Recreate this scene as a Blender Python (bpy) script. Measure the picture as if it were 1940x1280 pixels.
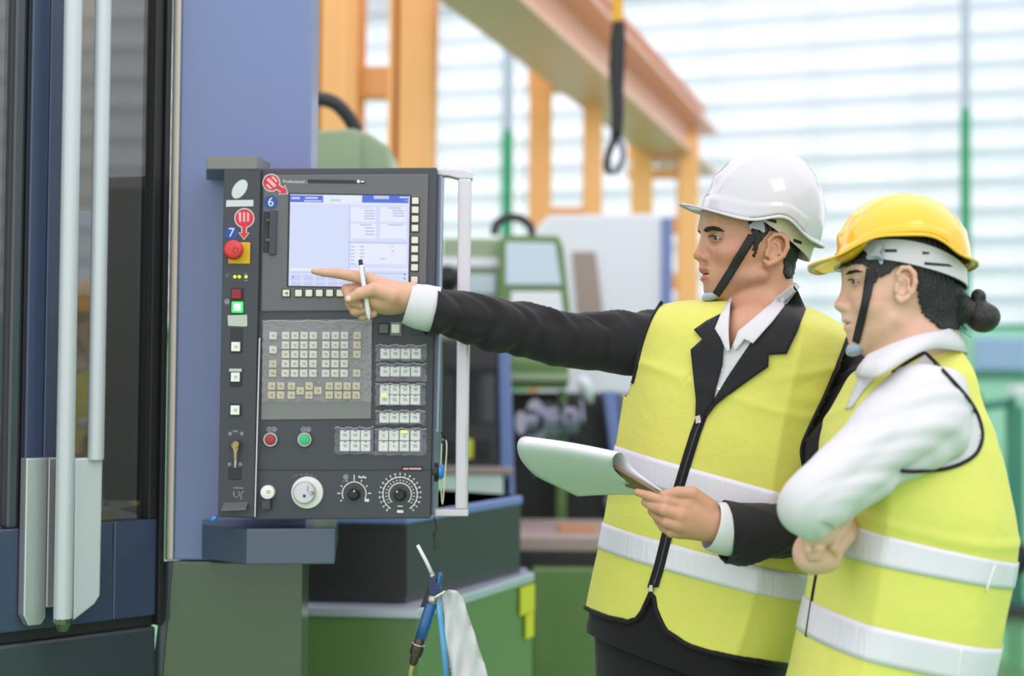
import bpy, bmesh, math, random
import numpy as np
from mathutils import Vector, Matrix

random.seed(7)
SC = bpy.context.scene
for _o in list(bpy.data.objects):
    bpy.data.objects.remove(_o, do_unlink=True)

# ---------------------------------------------------------------- camera
IMG_W, IMG_H = 1940, 1280
FOCAL = 50.0 / 36.0 * IMG_W
CAM_POS = np.array([0.0, 0.0, 1.36])
PITCH, ROLL = math.radians(1.6), math.radians(0.5)
cam_data = bpy.data.cameras.new('camera')
cam = bpy.data.objects.new('camera', cam_data)
SC.collection.objects.link(cam)
CAM_M = Matrix.Translation(CAM_POS) @ Matrix.Rotation(math.pi / 2 + PITCH, 4, 'X') @ Matrix.Rotation(ROLL, 4, 'Z')
cam.matrix_world = CAM_M
cam_data.sensor_width = 36.0
cam_data.lens = 50.0
cam_data.clip_start = 0.05
cam_data.clip_end = 300
cam_data.dof.use_dof = True
cam_data.dof.focus_distance = 2.5
cam_data.dof.aperture_fstop = 1.9
SC.camera = cam

# ---------------------------------------------------------------- world: bright overcast sky
world = bpy.data.worlds.new('overcast_sky')
SC.world = world
world.use_nodes = True
_bg = world.node_tree.nodes['Background']
_bg.inputs['Color'].default_value = (0.975, 0.945, 1.0, 1)
_bg.inputs['Strength'].default_value = 1.5

# ---------------------------------------------------------------- lamps of the hall (out of frame, overhead)
def area_lamp(name, loc, target, sx, sy, power, color=(1, 1, 1)):
    d = bpy.data.lights.new(name, 'AREA')
    d.shape = 'RECTANGLE'
    d.size, d.size_y = sx, sy
    d.energy = power
    d.color = color
    o = bpy.data.objects.new(name, d)
    SC.collection.objects.link(o)
    o.location = loc
    v = Vector(target) - Vector(loc)
    o.rotation_euler = v.to_track_quat('-Z', 'Y').to_euler()
    return o
area_lamp('hall_lamp', (1.6, -0.6, 4.6), (0.3, 2.4, 1.2), 1.6, 1.6, 22, (1.0, 0.97, 0.94))

# ---------------------------------------------------------------- exposure
SC.view_settings.view_transform = 'Standard'
SC.view_settings.look = 'None'
SC.view_settings.exposure = 0.22
SC.view_settings.gamma = 1.0
SC.view_settings.use_curve_mapping = False
SC.cycles.max_bounces = 8
SC.cycles.transparent_max_bounces = 12
SC.cycles.caustics_reflective = False
SC.cycles.caustics_refractive = False

# ================================================================ helpers
_R3 = np.array(CAM_M.to_3x3())
def ray(px, py):
    d = np.array([(px - IMG_W / 2) / FOCAL, (IMG_H / 2 - py) / FOCAL, -1.0])
    return _R3 @ d
def P(px, py, Y):
    """point at distance Y ahead of the camera that is seen at the photograph's pixel (px, py)"""
    d = ray(px, py)
    return CAM_POS + d * (Y / d[1])
def PP(px, py, p0, n):
    """the same on the plane through p0 with normal n"""
    d = ray(px, py)
    n = np.asarray(n, float)
    t = np.dot(np.asarray(p0) - CAM_POS, n) / np.dot(d, n)
    return CAM_POS + d * t
def M_PX(Y):
    return Y / FOCAL            # metres per pixel at distance Y

def lin(c):
    out = []
    for v in c[:3]:
        v = v / 255.0
        out.append(v / 12.92 if v <= 0.04045 else ((v + 0.055) / 1.055) ** 2.4)
    return tuple(out)

MATS = {}
def mat(name, rgb, rough=0.5, metal=0.0, spec=0.5, coat=0.0, vary=0.0, vscale=8.0, bump=0.0, bscale=60.0,
        emit=None, estr=0.0, sub=0.0, sheen=0.0):
    if name in MATS:
        return MATS[name]
    m = bpy.data.materials.new(name)
    m.use_nodes = True
    nt = m.node_tree
    b = nt.nodes['Principled BSDF']
    c = lin(rgb)
    b.inputs['Base Color'].default_value = (*c, 1)
    b.inputs['Roughness'].default_value = rough
    b.inputs['Metallic'].default_value = metal
    b.inputs['Specular IOR Level'].default_value = spec
    if coat:
        b.inputs['Coat Weight'].default_value = coat
        b.inputs['Coat Roughness'].default_value = 0.06
    if sub:
        b.inputs['Subsurface Weight'].default_value = sub
        b.inputs['Subsurface Radius'].default_value = (0.012, 0.005, 0.003)
    if sheen:
        b.inputs['Sheen Weight'].default_value = sheen
    if emit:
        b.inputs['Emission Color'].default_value = (*lin(emit), 1)
        b.inputs['Emission Strength'].default_value = estr
    if vary or bump:
        tc = nt.nodes.new('ShaderNodeTexCoord')
    if vary:
        n = nt.nodes.new('ShaderNodeTexNoise')
        n.inputs['Scale'].default_value = vscale
        n.inputs['Detail'].default_value = 5
        nt.links.new(tc.outputs['Object'], n.inputs['Vector'])
        mx = nt.nodes.new('ShaderNodeMix')
        mx.data_type = 'RGBA'
        mx.inputs['A'].default_value = (*[v * (1 - vary) for v in c], 1)
        mx.inputs['B'].default_value = (*[min(1, v * (1 + vary)) for v in c], 1)
        nt.links.new(n.outputs['Fac'], mx.inputs['Factor'])
        nt.links.new(mx.outputs['Result'], b.inputs['Base Color'])
    if bump:
        n2 = nt.nodes.new('ShaderNodeTexNoise')
        n2.inputs['Scale'].default_value = bscale
        n2.inputs['Detail'].default_value = 3
        nt.links.new(tc.outputs['Object'], n2.inputs['Vector'])
        bp = nt.nodes.new('ShaderNodeBump')
        bp.inputs['Strength'].default_value = bump
        bp.inputs['Distance'].default_value = 0.004
        nt.links.new(n2.outputs['Fac'], bp.inputs['Height'])
        nt.links.new(bp.outputs['Normal'], b.inputs['Normal'])
    MATS[name] = m
    return m

def film_mat(name, tint=(235, 235, 245), gloss=0.25, rough=0.12, bump=0.0):
    """thin clear film or glass: see-through with a reflecting surface"""
    m = bpy.data.materials.new(name)
    m.use_nodes = True
    nt = m.node_tree
    nt.nodes.remove(nt.nodes['Principled BSDF'])
    t = nt.nodes.new('ShaderNodeBsdfTransparent')
    t.inputs['Color'].default_value = (*lin(tint), 1)
    g = nt.nodes.new('ShaderNodeBsdfGlossy')
    g.inputs['Roughness'].default_value = rough
    f = nt.nodes.new('ShaderNodeFresnel')
    f.inputs['IOR'].default_value = 1.5
    add = nt.nodes.new('ShaderNodeMath')
    add.operation = 'MULTIPLY_ADD'
    add.inputs[1].default_value = 1.0
    add.inputs[2].default_value = gloss
    nt.links.new(f.outputs['Fac'], add.inputs[0])
    mx = nt.nodes.new('ShaderNodeMixShader')
    nt.links.new(add.outputs['Value'], mx.inputs['Fac'])
    nt.links.new(t.outputs['BSDF'], mx.inputs[1])
    nt.links.new(g.outputs['BSDF'], mx.inputs[2])
    nt.links.new(mx.outputs['Shader'], nt.nodes['Material Output'].inputs['Surface'])
    if bump:
        tc = nt.nodes.new('ShaderNodeTexCoord')
        n2 = nt.nodes.new('ShaderNodeTexNoise')
        n2.inputs['Scale'].default_value = 45
        n2.inputs['Detail'].default_value = 4
        n2.inputs['Distortion'].default_value = 1.5
        bp = nt.nodes.new('ShaderNodeBump')
        bp.inputs['Strength'].default_value = bump
        bp.inputs['Distance'].default_value = 0.01
        nt.links.new(tc.outputs['Object'], n2.inputs['Vector'])
        nt.links.new(n2.outputs['Fac'], bp.inputs['Height'])
        nt.links.new(bp.outputs['Normal'], g.inputs['Normal'])
        nt.links.new(bp.outputs['Normal'], f.inputs['Normal'])
    return m

# ---- objects: every mesh is linked once, parents remembered by their world matrix
WORLD_M = {}
def _props(o, label=None, cat=None, group=None, kind=None):
    if label: o['label'] = label
    if cat: o['category'] = cat
    if group: o['group'] = group
    if kind: o['kind'] = kind
def _attach(o, parent, m=None):
    m = m or Matrix.Identity(4)
    if parent is not None:
        o.parent = parent
        o.matrix_parent_inverse = WORLD_M[parent.name].inverted()
    o.matrix_basis = m
    WORLD_M[o.name] = m.copy()
def thing(name, label, cat, loc=(0, 0, 0), group=None, kind=None):
    o = bpy.data.objects.new(name, None)
    o.empty_display_size = 0.05
    SC.collection.objects.link(o)
    _attach(o, None, Matrix.Translation(Vector([float(v) for v in loc])))
    _props(o, label, cat, group, kind)
    return o
def to_mesh(name, verts, faces, m=None, smooth=False):
    me = bpy.data.meshes.new(name)
    me.from_pydata([tuple(map(float, v)) for v in verts], [], [tuple(map(int, f)) for f in faces])
    me.update()
    if m is not None:
        me.materials.append(m)
    if smooth:
        me.polygons.foreach_set('use_smooth', [True] * len(me.polygons))
    return me
def link(name, me, parent=None, mw=None, label=None, cat=None, group=None, kind=None):
    o = bpy.data.objects.new(name, me)
    SC.collection.objects.link(o)
    _attach(o, parent, mw)
    _props(o, label, cat, group, kind)
    return o
def mk(name, geo, m, parent=None, smooth=False, label=None, cat=None, group=None, kind=None, mw=None, flat_angle=None):
    verts, faces = geo
    me = to_mesh(name, verts, faces, m, smooth)
    if flat_angle is not None:
        me.set_sharp_from_angle(angle=math.radians(flat_angle))
    return link(name, me, parent, mw, label, cat, group, kind)

def join(*geos):
    V, Fc, n = [], [], 0
    for v, f in geos:
        V.extend([tuple(x) for x in v])
        Fc.extend([tuple(i + n for i in q) for q in f])
        n += len(v)
    return V, Fc

def g_box(c, s, rot=None, bev=0.0, seg=2):
    bm = bmesh.new()
    bmesh.ops.create_cube(bm, size=1.0)
    for v in bm.verts:
        v.co = Vector((v.co.x * s[0], v.co.y * s[1], v.co.z * s[2]))
    if bev > 0:
        bmesh.ops.bevel(bm, geom=list(bm.edges), offset=bev, segments=seg, profile=0.6, affect='EDGES')
    bm.verts.index_update()
    R = np.eye(3) if rot is None else np.asarray(rot)
    V = [R @ np.array(v.co) + np.asarray(c) for v in bm.verts]
    Fc = [[v.index for v in f.verts] for f in bm.faces]
    bm.free()
    return V, Fc
def rotz(a):
    return np.array([[math.cos(a), -math.sin(a), 0], [math.sin(a), math.cos(a), 0], [0, 0, 1]])
def roty(a):
    return np.array([[math.cos(a), 0, math.sin(a)], [0, 1, 0], [-math.sin(a), 0, math.cos(a)]])
def g_pxbox(x0, y0, x1, y1, Y, depth, bev=0.0, ang=0.0, seg=2):
    """box whose front face, at distance Y, is seen over the rectangle; it goes back by depth"""
    c = P((x0 + x1) / 2, (y0 + y1) / 2, Y)
    k = M_PX(Y)
    c = c + np.array([0, depth / 2, 0])
    return g_box(c, (abs(x1 - x0) * k, depth, abs(y1 - y0) * k), roty(ang), bev, seg)
def g_prism(pts, Y, depth, bev=0.0):
    """a plate with the outline pts (pixels, at distance Y), depth thick"""
    return g_prism3([P(x, y, Y) for x, y in pts], (0, depth, 0), bev)
def g_prism3(pts, d, bev=0.0):
    bm = bmesh.new()
    a = [bm.verts.new(tuple(p)) for p in pts]
    b = [bm.verts.new(tuple(np.asarray(p) + np.asarray(d))) for p in pts]
    n = len(a)
    bm.faces.new(a)
    bm.faces.new(b[::-1])
    for i in range(n):
        bm.faces.new((a[(i + 1) % n], a[i], b[i], b[(i + 1) % n]))
    bmesh.ops.recalc_face_normals(bm, faces=list(bm.faces))
    if bev > 0:
        bmesh.ops.bevel(bm, geom=list(bm.edges), offset=bev, segments=2, profile=0.6, affect='EDGES')
    bm.verts.index_update()
    out = [tuple(v.co) for v in bm.verts], [[v.index for v in f.verts] for f in bm.faces]
    bm.free()
    return out
def frames(path):
    path = np.asarray(path, float)
    t = np.gradient(path, axis=0)
    t /= np.linalg.norm(t, axis=1)[:, None] + 1e-12
    ref = np.array([0, 0, 1.0]) if abs(t[0][2]) < 0.8 else np.array([0, 1.0, 0])
    u = np.cross(ref, t[0]); u /= np.linalg.norm(u)
    U, Vv = [], []
    for i in range(len(path)):
        u = u - t[i] * np.dot(u, t[i]); u /= np.linalg.norm(u)
        U.append(u); Vv.append(np.cross(t[i], u))
    return t, np.array(U), np.array(Vv)
def g_tube(path, r, n=10, caps=True, ry=None):
    path = np.asarray(path, float)
    r = np.broadcast_to(np.asarray(r, float), (len(path),))
    ry = r if ry is None else np.broadcast_to(np.asarray(ry, float), (len(path),))
    t, U, W = frames(path)
    V, Fc = [], []
    for i in range(len(path)):
        for j in range(n):
            a = 2 * math.pi * j / n
            V.append(path[i] + U[i] * (math.cos(a) * r[i]) + W[i] * (math.sin(a) * ry[i]))
    for i in range(len(path) - 1):
        for j in range(n):
            k = (j + 1) % n
            Fc.append((i * n + j, i * n + k, (i + 1) * n + k, (i + 1) * n + j))
    if caps:
        Fc.append(tuple(range(n))[::-1])
        Fc.append(tuple((len(path) - 1) * n + j for j in range(n)))
    return V, Fc
def g_lathe(c, axis, prof, n=28, up=None):
    """prof: (distance along axis, radius) pairs, from the point c"""
    axis = np.array(axis, float); axis = axis / np.linalg.norm(axis)
    ref = np.array([0, 0, 1.0]) if abs(axis[2]) < 0.9 else np.array([1.0, 0, 0])
    u = np.cross(ref, axis); u /= np.linalg.norm(u)
    w = np.cross(axis, u)
    V, Fc = [], []
    for h, r in prof:
        for j in range(n):
            a = 2 * math.pi * j / n
            V.append(np.asarray(c) + axis * h + (u * math.cos(a) + w * math.sin(a)) * max(r, 1e-5))
    for i in range(len(prof) - 1):
        for j in range(n):
            k = (j + 1) % n
            Fc.append((i * n + j, i * n + k, (i + 1) * n + k, (i + 1) * n + j))
    Fc.append(tuple(range(n))[::-1])
    Fc.append(tuple((len(prof) - 1) * n + j for j in range(n)))
    return V, Fc
def g_loft(rings, caps=True, closed=True):
    rings = [np.asarray(r) for r in rings]
    n = len(rings[0])
    V = [p for r in rings for p in r]
    Fc = []
    for i in range(len(rings) - 1):
        for j in range(n if closed else n - 1):
            k = (j + 1) % n
            Fc.append((i * n + j, i * n + k, (i + 1) * n + k, (i + 1) * n + j))
    if caps and closed:
        Fc.append(tuple(range(n))[::-1])
        Fc.append(tuple((len(rings) - 1) * n + j for j in range(n)))
    return V, Fc
def spline(pts, n):
    """Catmull-Rom through the rows of pts, n samples"""
    p = np.asarray(pts, float)
    p = np.vstack([2 * p[0] - p[1], p, 2 * p[-1] - p[-2]])
    m = len(p) - 3
    out = []
    for s in np.linspace(0, m, n):
        i = min(int(s), m - 1); t = s - i
        a, b, c, d = p[i], p[i + 1], p[i + 2], p[i + 3]
        out.append(0.5 * (2 * b + (c - a) * t + (2 * a - 5 * b + 4 * c - d) * t * t + (3 * b - a - 3 * c + d) * t ** 3))
    return np.array(out)

def text_geo(s, size):
    """flat outline of a piece of lettering in the x-z plane, centred, cap height about 0.7*size"""
    cu = bpy.data.curves.new('lettering', 'FONT')
    cu.body = s
    cu.size = size
    cu.align_x, cu.align_y = 'CENTER', 'CENTER'
    o = bpy.data.objects.new('lettering', cu)
    SC.collection.objects.link(o)
    me = bpy.data.meshes.new_from_object(o.evaluated_get(bpy.context.evaluated_depsgraph_get()))
    V = [(v.co.x, 0.0, v.co.y) for v in me.vertices]
    Fc = [tuple(p.vertices) for p in me.polygons]
    bpy.data.objects.remove(o)
    bpy.data.meshes.remove(me)
    bpy.data.curves.remove(cu)
    return V, Fc
def g_move(geo, c, rot=None):
    R = np.eye(3) if rot is None else np.asarray(rot)
    return [R @ np.asarray(v) + np.asarray(c) for v in geo[0]], geo[1]
# ================================================================ the hall
mat('floor_green', (112, 172, 112), 0.2, vary=0.06, vscale=1.5, spec=.9, coat=.8)
mat('wall_teal', (160, 214, 192), 0.5, vary=0.04)
mat('wall_grey', (200, 202, 214), 0.6, vary=0.03)
mat('post_green', (30, 150, 105), 0.5, vary=0.05)
mat('post_pale', (170, 185, 200), 0.5, vary=0.05)
mat('mullion', (150, 160, 190), 0.5)

fl = mk('floor', ([(-14, -9, 0), (14, -9, 0), (14, 18, 0), (-14, 18, 0)], [(0, 1, 2, 3)]), MATS['floor_green'], kind='structure')

def translucent(name, rgb):
    m = bpy.data.materials.new(name)
    m.use_nodes = True
    nt = m.node_tree
    nt.nodes.remove(nt.nodes['Principled BSDF'])
    t = nt.nodes.new('ShaderNodeBsdfTranslucent')
    d = nt.nodes.new('ShaderNodeBsdfDiffuse')
    t.inputs['Color'].default_value = (*lin(rgb), 1)
    d.inputs['Color'].default_value = (*lin(rgb), 1)
    mx = nt.nodes.new('ShaderNodeMixShader')
    mx.inputs['Fac'].default_value = 0.25
    nt.links.new(t.outputs['BSDF'], mx.inputs[1])
    nt.links.new(d.outputs['BSDF'], mx.inputs[2])
    nt.links.new(mx.outputs['Shader'], nt.nodes['Material Output'].inputs['Surface'])
    return m
SLAT = translucent('frosted_slat', (250, 252, 255))

WALL_P = np.array([0.0, 12.0, 0.0])
WALL_D = np.array([0.954, -0.30, 0.0]); WALL_D /= np.linalg.norm(WALL_D)
WALL_N = np.array([-WALL_D[1], WALL_D[0], 0.0])          # away from the camera
WALL_R = rotz(math.atan2(WALL_D[1], WALL_D[0]))
def wall_s(px):
    q = PP(px, 640, WALL_P, WALL_N)
    return float(np.dot(q - WALL_P, WALL_D))
def wall_pt(s, z, off=0.0):
    return WALL_P + WALL_D * s + WALL_N * off + np.array([0, 0, z])
def wall_box(s0, s1, z0, z1, off, thick, bev=0.0):
    return g_box(wall_pt((s0 + s1) / 2, (z0 + z1) / 2, off + thick / 2), (abs(s1 - s0), thick, abs(z1 - z0)), WALL_R, bev)

PITCH_Z = 0.227
Z_SILL, Z_HEAD = 1.80, 4.55
S_POST = [wall_s(590) - 1.2, wall_s(965), wall_s(1829), wall_s(1829) + 2.6]
back = mk('wall_back', wall_box(-9, 9, 0, Z_SILL - 0.02, 0.05, 0.2), MATS['wall_teal'], kind='structure')
mk('wall_lintel', wall_box(-9, 9, Z_HEAD, 6.2, 0.05, 0.2), MATS['wall_grey'], kind='structure')
mk('trim_1', wall_box(-9, 9, Z_SILL - 0.12, Z_SILL, -0.04, 0.12, 0.01), MATS['post_green'], kind='structure')
for i, s in enumerate(S_POST):
    w = 0.075
    post = mk('trim_%d' % (i + 2), wall_box(s - w / 2, s + w / 2, 0, 3.43, -0.16, 0.14, 0.008), MATS['post_green'], kind='structure')
    mk('upper_post', wall_box(s - w / 2, s + w / 2, 3.43, 6.2, -0.16, 0.14, 0.008), MATS['post_pale'], parent=post)
slat_me = {}
def window(n, s0, s1, mull):
    root = thing('window_%d' % n, None, None, wall_pt((s0 + s1) / 2, Z_SILL), kind='structure')
    L = abs(s1 - s0)
    nrow = int(math.ceil((Z_HEAD - Z_SILL) / PITCH_Z)) + 1
    key = round(L, 4)
    tilt = math.radians(20)
    R = WALL_R @ np.array([[1, 0, 0], [0, math.cos(tilt), -math.sin(tilt)], [0, math.sin(tilt), math.cos(tilt)]])
    me = to_mesh('slat', *g_box((0, 0, 0), (L, 0.006, PITCH_Z * 1.22), R, 0.0015, 1), SLAT)
    bar_me = to_mesh('overlap_shade_bar', *g_box((0, 0, 0), (L, 0.02, 0.048), WALL_R, 0.003, 1), MATS['mullion'])  # added grey strip for the shaded line where slats overlap
    for k in range(nrow):
        c = wall_pt((s0 + s1) / 2, Z_SILL + PITCH_Z * (k + 0.42), 0.08)
        link('slat', me, root, Matrix.Translation(Vector([float(v) for v in c])))
        c = wall_pt((s0 + s1) / 2, Z_SILL + PITCH_Z * (k + 0.90), 0.10)
        link('overlap_shade_bar', bar_me, root, Matrix.Translation(Vector([float(v) for v in c])))
    for s in mull:
        mk('mullion', wall_box(s - 0.014, s + 0.014, Z_SILL, Z_HEAD, 0.16, 0.03), MATS['mullion'], parent=root)
window(1, S_POST[0] + 0.03, S_POST[1] - 0.03, [wall_s(700), wall_s(820)])
window(2, S_POST[1] + 0.03, S_POST[2] - 0.03, [wall_s(1120), wall_s(1343), wall_s(1543), wall_s(1743)])
window(3, S_POST[2] + 0.03, S_POST[3] - 0.03, [wall_s(1937)])
window(4, S_POST[0] - 5, S_POST[0] - 0.03, [S_POST[0] - 1.5, S_POST[0] - 3])

# right wall of the hall, out of the frame: the same louvres, seen mirrored in the machine's door
mk('wall_right', g_box((7.0, 2.0, .9), (.2, 15, 1.8), None), MATS['wall_teal'], kind='structure')
def side_window(n, y0, y1):
    root = thing('window_%d' % n, None, None, (7.0, (y0 + y1) / 2, Z_SILL), kind='structure')
    a = math.radians(20)
    R = rotz(-math.pi / 2) @ np.array([[1, 0, 0], [0, math.cos(a), -math.sin(a)], [0, math.sin(a), math.cos(a)]])
    me = to_mesh('slat', *g_box((0, 0, 0), (y1 - y0, 0.006, PITCH_Z * 1.22), R, 0.0015, 1), SLAT)
    bm_ = to_mesh('overlap_shade_bar', *g_box((0, 0, 0), (0.02, y1 - y0, 0.036), None, 0.003, 1), MATS['mullion'])  # the same added strip, shade of the overlap as a solid bar
    for k in range(13):
        link('slat', me, root, Matrix.Translation((7.0, (y0 + y1) / 2, Z_SILL + PITCH_Z * (k + .42))))
        link('overlap_shade_bar', bm_, root, Matrix.Translation((7.0, (y0 + y1) / 2, Z_SILL + PITCH_Z * (k + .9))))
    for y in (y0, y1):
        mk('mullion', g_box((6.95, y, Z_SILL + 1.4), (.08, .1, 2.8), None, .004), MATS['post_green'], root)
side_window(5, -5.4, -1.8)
side_window(6, -1.7, 1.9)
side_window(7, 2.0, 5.6)

# ================================================================ orange crane behind
mat('crane_orange', (245, 184, 116), 0.42, vary=0.05, vscale=3)
mat('crane_rail_reflect', (232, 180, 158), 0.4, vary=0.06, vscale=3)  # pink-tan of light reflected off the orange is put into the colour
def g_ibeam(a, b, h, w, tf=0.025, tw=0.02, up=(0, 0, 1)):
    a = np.asarray(a, float); b = np.asarray(b, float)
    t = b - a; t /= np.linalg.norm(t)
    up = np.asarray(up, float)
    s = np.cross(t, up); s /= np.linalg.norm(s)
    n = np.cross(s, t)
    prof = [(-w / 2, -h / 2), (w / 2, -h / 2), (w / 2, -h / 2 + tf), (tw, -h / 2 + tf), (tw, h / 2 - tf), (w / 2, h / 2 - tf),
            (w / 2, h / 2), (-w / 2, h / 2), (-w / 2, h / 2 - tf), (-tw, h / 2 - tf), (-tw, -h / 2 + tf), (-w / 2, -h / 2 + tf)]
    return g_loft([[a + s * x + n * y for x, y in prof], [b + s * x + n * y for x, y in prof]])
OR = MATS['crane_orange']
cr = thing('gantry_mast', 'tall orange mast of two posts tied by crossbars, behind the machine hood', 'crane', P(700, 1000, 7.0) * np.array([1, 1, 0]))
for x0, x1 in ((590, 668), (737, 806)):
    a = P((x0 + x1) / 2, 715, 7.0); k = M_PX(7.0)
    w = (x1 - x0) * k
    base = np.array([a[0], a[1], 0]); top = np.array([a[0] + 0.02, a[1], 4.2])
    mk('post', g_ibeam(base, top, w, 0.2, 0.03, 0.02, up=(0.94, -0.34, 0)), OR, cr)
    mk('post_face', g_box((base + top) / 2 + np.array([0.02, -0.11, 0]), (w * 0.86, 0.02, 4.2), None, 0.004), OR, cr)
for yc in (158, -330, 560, 800):
    q = P(702, yc, 7.06)
    mk('crossbar', g_box(q, (0.22, 0.1, 0.155), None, 0.006), OR, cr)
jib = thing('runway_crane', 'orange crane frame with a long pinkish runway girder running away to the right', 'crane', P(1070, 1000, 8.2) * np.array([1, 1, 0]))
ga, gb = P(975, -20, 6.5), P(1318, 292, 11.0)
gdir = gb - ga
RL = MATS['crane_rail_reflect']
mk('girder', g_ibeam(ga - gdir * 0.35, gb, 0.36, 0.34, 0.035, 0.02), RL, jib)
side = np.array([gdir[1], -gdir[0], 0]); side /= np.linalg.norm(side)
mk('rail', g_ibeam(ga - gdir * 0.35 + np.array([0, 0, .27]) + side * .02, gb + np.array([0, 0, .27]) + side * .02, 0.16, 0.14), RL, jib)
mk('cable_tray', g_tube([ga - gdir * .35 - side * .2 + np.array([0, 0, .05]), gb - side * .2 + np.array([0, 0, .05])], 0.04, 8), OR, jib)
Yc = 8.3
for x0, x1 in ((1003, 1046), (1106, 1141)):
    mk('leg', g_box(P((x0 + x1) / 2, 130, Yc) * np.array([1, 1, .5]), ((x1 - x0) * M_PX(Yc), 0.16, P(1000, 130, Yc)[2]), None, 0.008), OR, jib)
mk('crossbar', g_pxbox(1000, 122, 1142, 166, Yc - .01, 0.2, 0.01), OR, jib)
mk('crossbar', g_pxbox(1003, 392, 1141, 418, Yc - .01, 0.18, 0.01), OR, jib)
Yd = 10.0
for x0, x1 in ((1196, 1236), (1284, 1322)):
    mk('leg', g_box(P((x0 + x1) / 2, 262, Yd) * np.array([1, 1, .5]), ((x1 - x0) * M_PX(Yd), 0.16, P(1000, 262, Yd)[2]), None, 0.008), OR, jib)
for y0, y1 in ((262, 300), (318, 336), (412, 440), (520, 548)):
    mk('crossbar', g_pxbox(1190, y0, 1322, y1, Yd - .01, 0.14, 0.01), OR, jib)
mk('end_stop', g_pxbox(1300, 225, 1318, 270, Yd + .6, 0.12, 0.01), OR, jib)

# chain with its black collecting bag
mat('black_rubber', (26, 26, 30), 0.55)
mat('hoist_yellow', (225, 165, 30), 0.4)
mat('steel_blue_grey', (120, 122, 140), 0.3, 0.8)
ch = thing('hoist_chain', 'black chain bag with a steel hook hanging from a yellow hoist', 'hoist', P(1168, 330, 5.6))
Yh = 5.6
bag = [P(1172, 40, Yh), P(1170, 90, Yh), P(1168, 150, Yh), P(1170, 210, Yh), P(1167, 262, Yh)]
mk('chain_bag', g_tube(spline(bag, 14), [0.024, .027, .030, .032, .030, .033, .031, .028, .027, .026, .026, .025, .024, .02], 12, ry=0.02), MATS['black_rubber'], ch, smooth=True)
hk = [P(1167, 258, Yh), P(1153, 290, Yh), P(1150, 318, Yh), P(1160, 330, Yh)]
mk('hook', g_tube(spline(hk, 12), [.014] * 9 + [.012, .010, .006], 10), MATS['black_rubber'], ch, smooth=True)
mk('hook_latch', g_tube(spline([P(1169, 256, Yh), P(1180, 285, Yh), P(1176, 312, Yh), P(1164, 328, Yh)], 10), 0.012, 8), MATS['steel_blue_grey'], ch, smooth=True)
mk('hoist_body', g_pxbox(1161, -40, 1181, 42, Yh - .02, .06, .01), MATS['hoist_yellow'], ch)
mk('lift_cable', g_tube([P(1171, -30, Yh), P(1171, -420, Yh)], .006, 8), MATS['steel_blue_grey'], ch)
# ================================================================ machines in the background
mat('machine_green', (94, 124, 70), 0.35, vary=0.04, vscale=3, coat=0.2)
mat('machine_green_light', (142, 160, 130), 0.35, vary=0.04, coat=0.2)
mat('dark_paint', (52, 52, 58), 0.4, vary=0.05, coat=0.05)
mat('near_black', (30, 30, 32), 0.45, vary=0.1)
mat('white_paint', (226, 226, 238), 0.45, vary=0.03)
mat('edge_silver', (190, 198, 212), 0.35, 0.5)
mat('blue_pillar', (110, 128, 185), 0.4, vary=0.04)
mat('pale_cyan', (196, 216, 214), 0.5, vary=0.04)
mat('hose_black', (46, 42, 52), 0.5)
mat('tag_yellow', (206, 205, 45), 0.5)
mat('taupe', (160, 140, 136), 0.5, vary=0.05)
mat('wood', (180, 128, 84), 0.5, vary=0.1)
mat('dark_window', (40, 46, 52), 0.12, coat=0.5)
mat('pale_glass', (190, 205, 222), 0.15, coat=0.5)
G, GL, DK, BK = (MATS[k] for k in ('machine_green', 'machine_green_light', 'dark_paint', 'near_black'))

def to_floor(px0, px1, ytop, Y, depth, bev=0.01):
    """box seen from px0 to px1 with its top at ytop, standing on the floor"""
    a = P((px0 + px1) / 2, ytop, Y)
    return g_box((a[0], a[1] + depth / 2, a[2] / 2), (abs(px1 - px0) * M_PX(Y), depth, a[2]), None, bev)

# --- green machine just behind the control panel: hood, hose, tray and green base
m2 = thing('milling_machine', 'green machine with rounded hood, black hose and grey chip tray, right behind the control panel', 'machine', P(740, 1000, 3.9) * np.array([1, 1, 0]))
Y = 4.3
hood = [(560, 330), (560, 250), (668, 242), (700, 252), (736, 276), (745, 330)]
mk('hood', g_prism(hood, Y, 0.35, 0.012), MATS['machine_green_light'], m2)
mk('hood_front', g_prism([(560, 330), (560, 252), (668, 247), (682, 262), (684, 330)], Y - .012, 0.02, 0.004), GL, m2)
mk('column', to_floor(600, 742, 325, Y + .02, 0.32), G, m2)
hs = [P(572, 196, Y + .12), P(602, 187, Y + .12), P(635, 196, Y + .12), P(660, 222, Y + .14), P(676, 250, Y + .16)]
mk('hose', g_tube(spline(hs, 24), 0.0225, 14), MATS['hose_black'], m2, smooth=True)
mk('hose_stub', g_tube([P(596, 190, Y + .13), P(592, 250, Y + .13)], 0.014, 10), G, m2, smooth=True)
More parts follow.
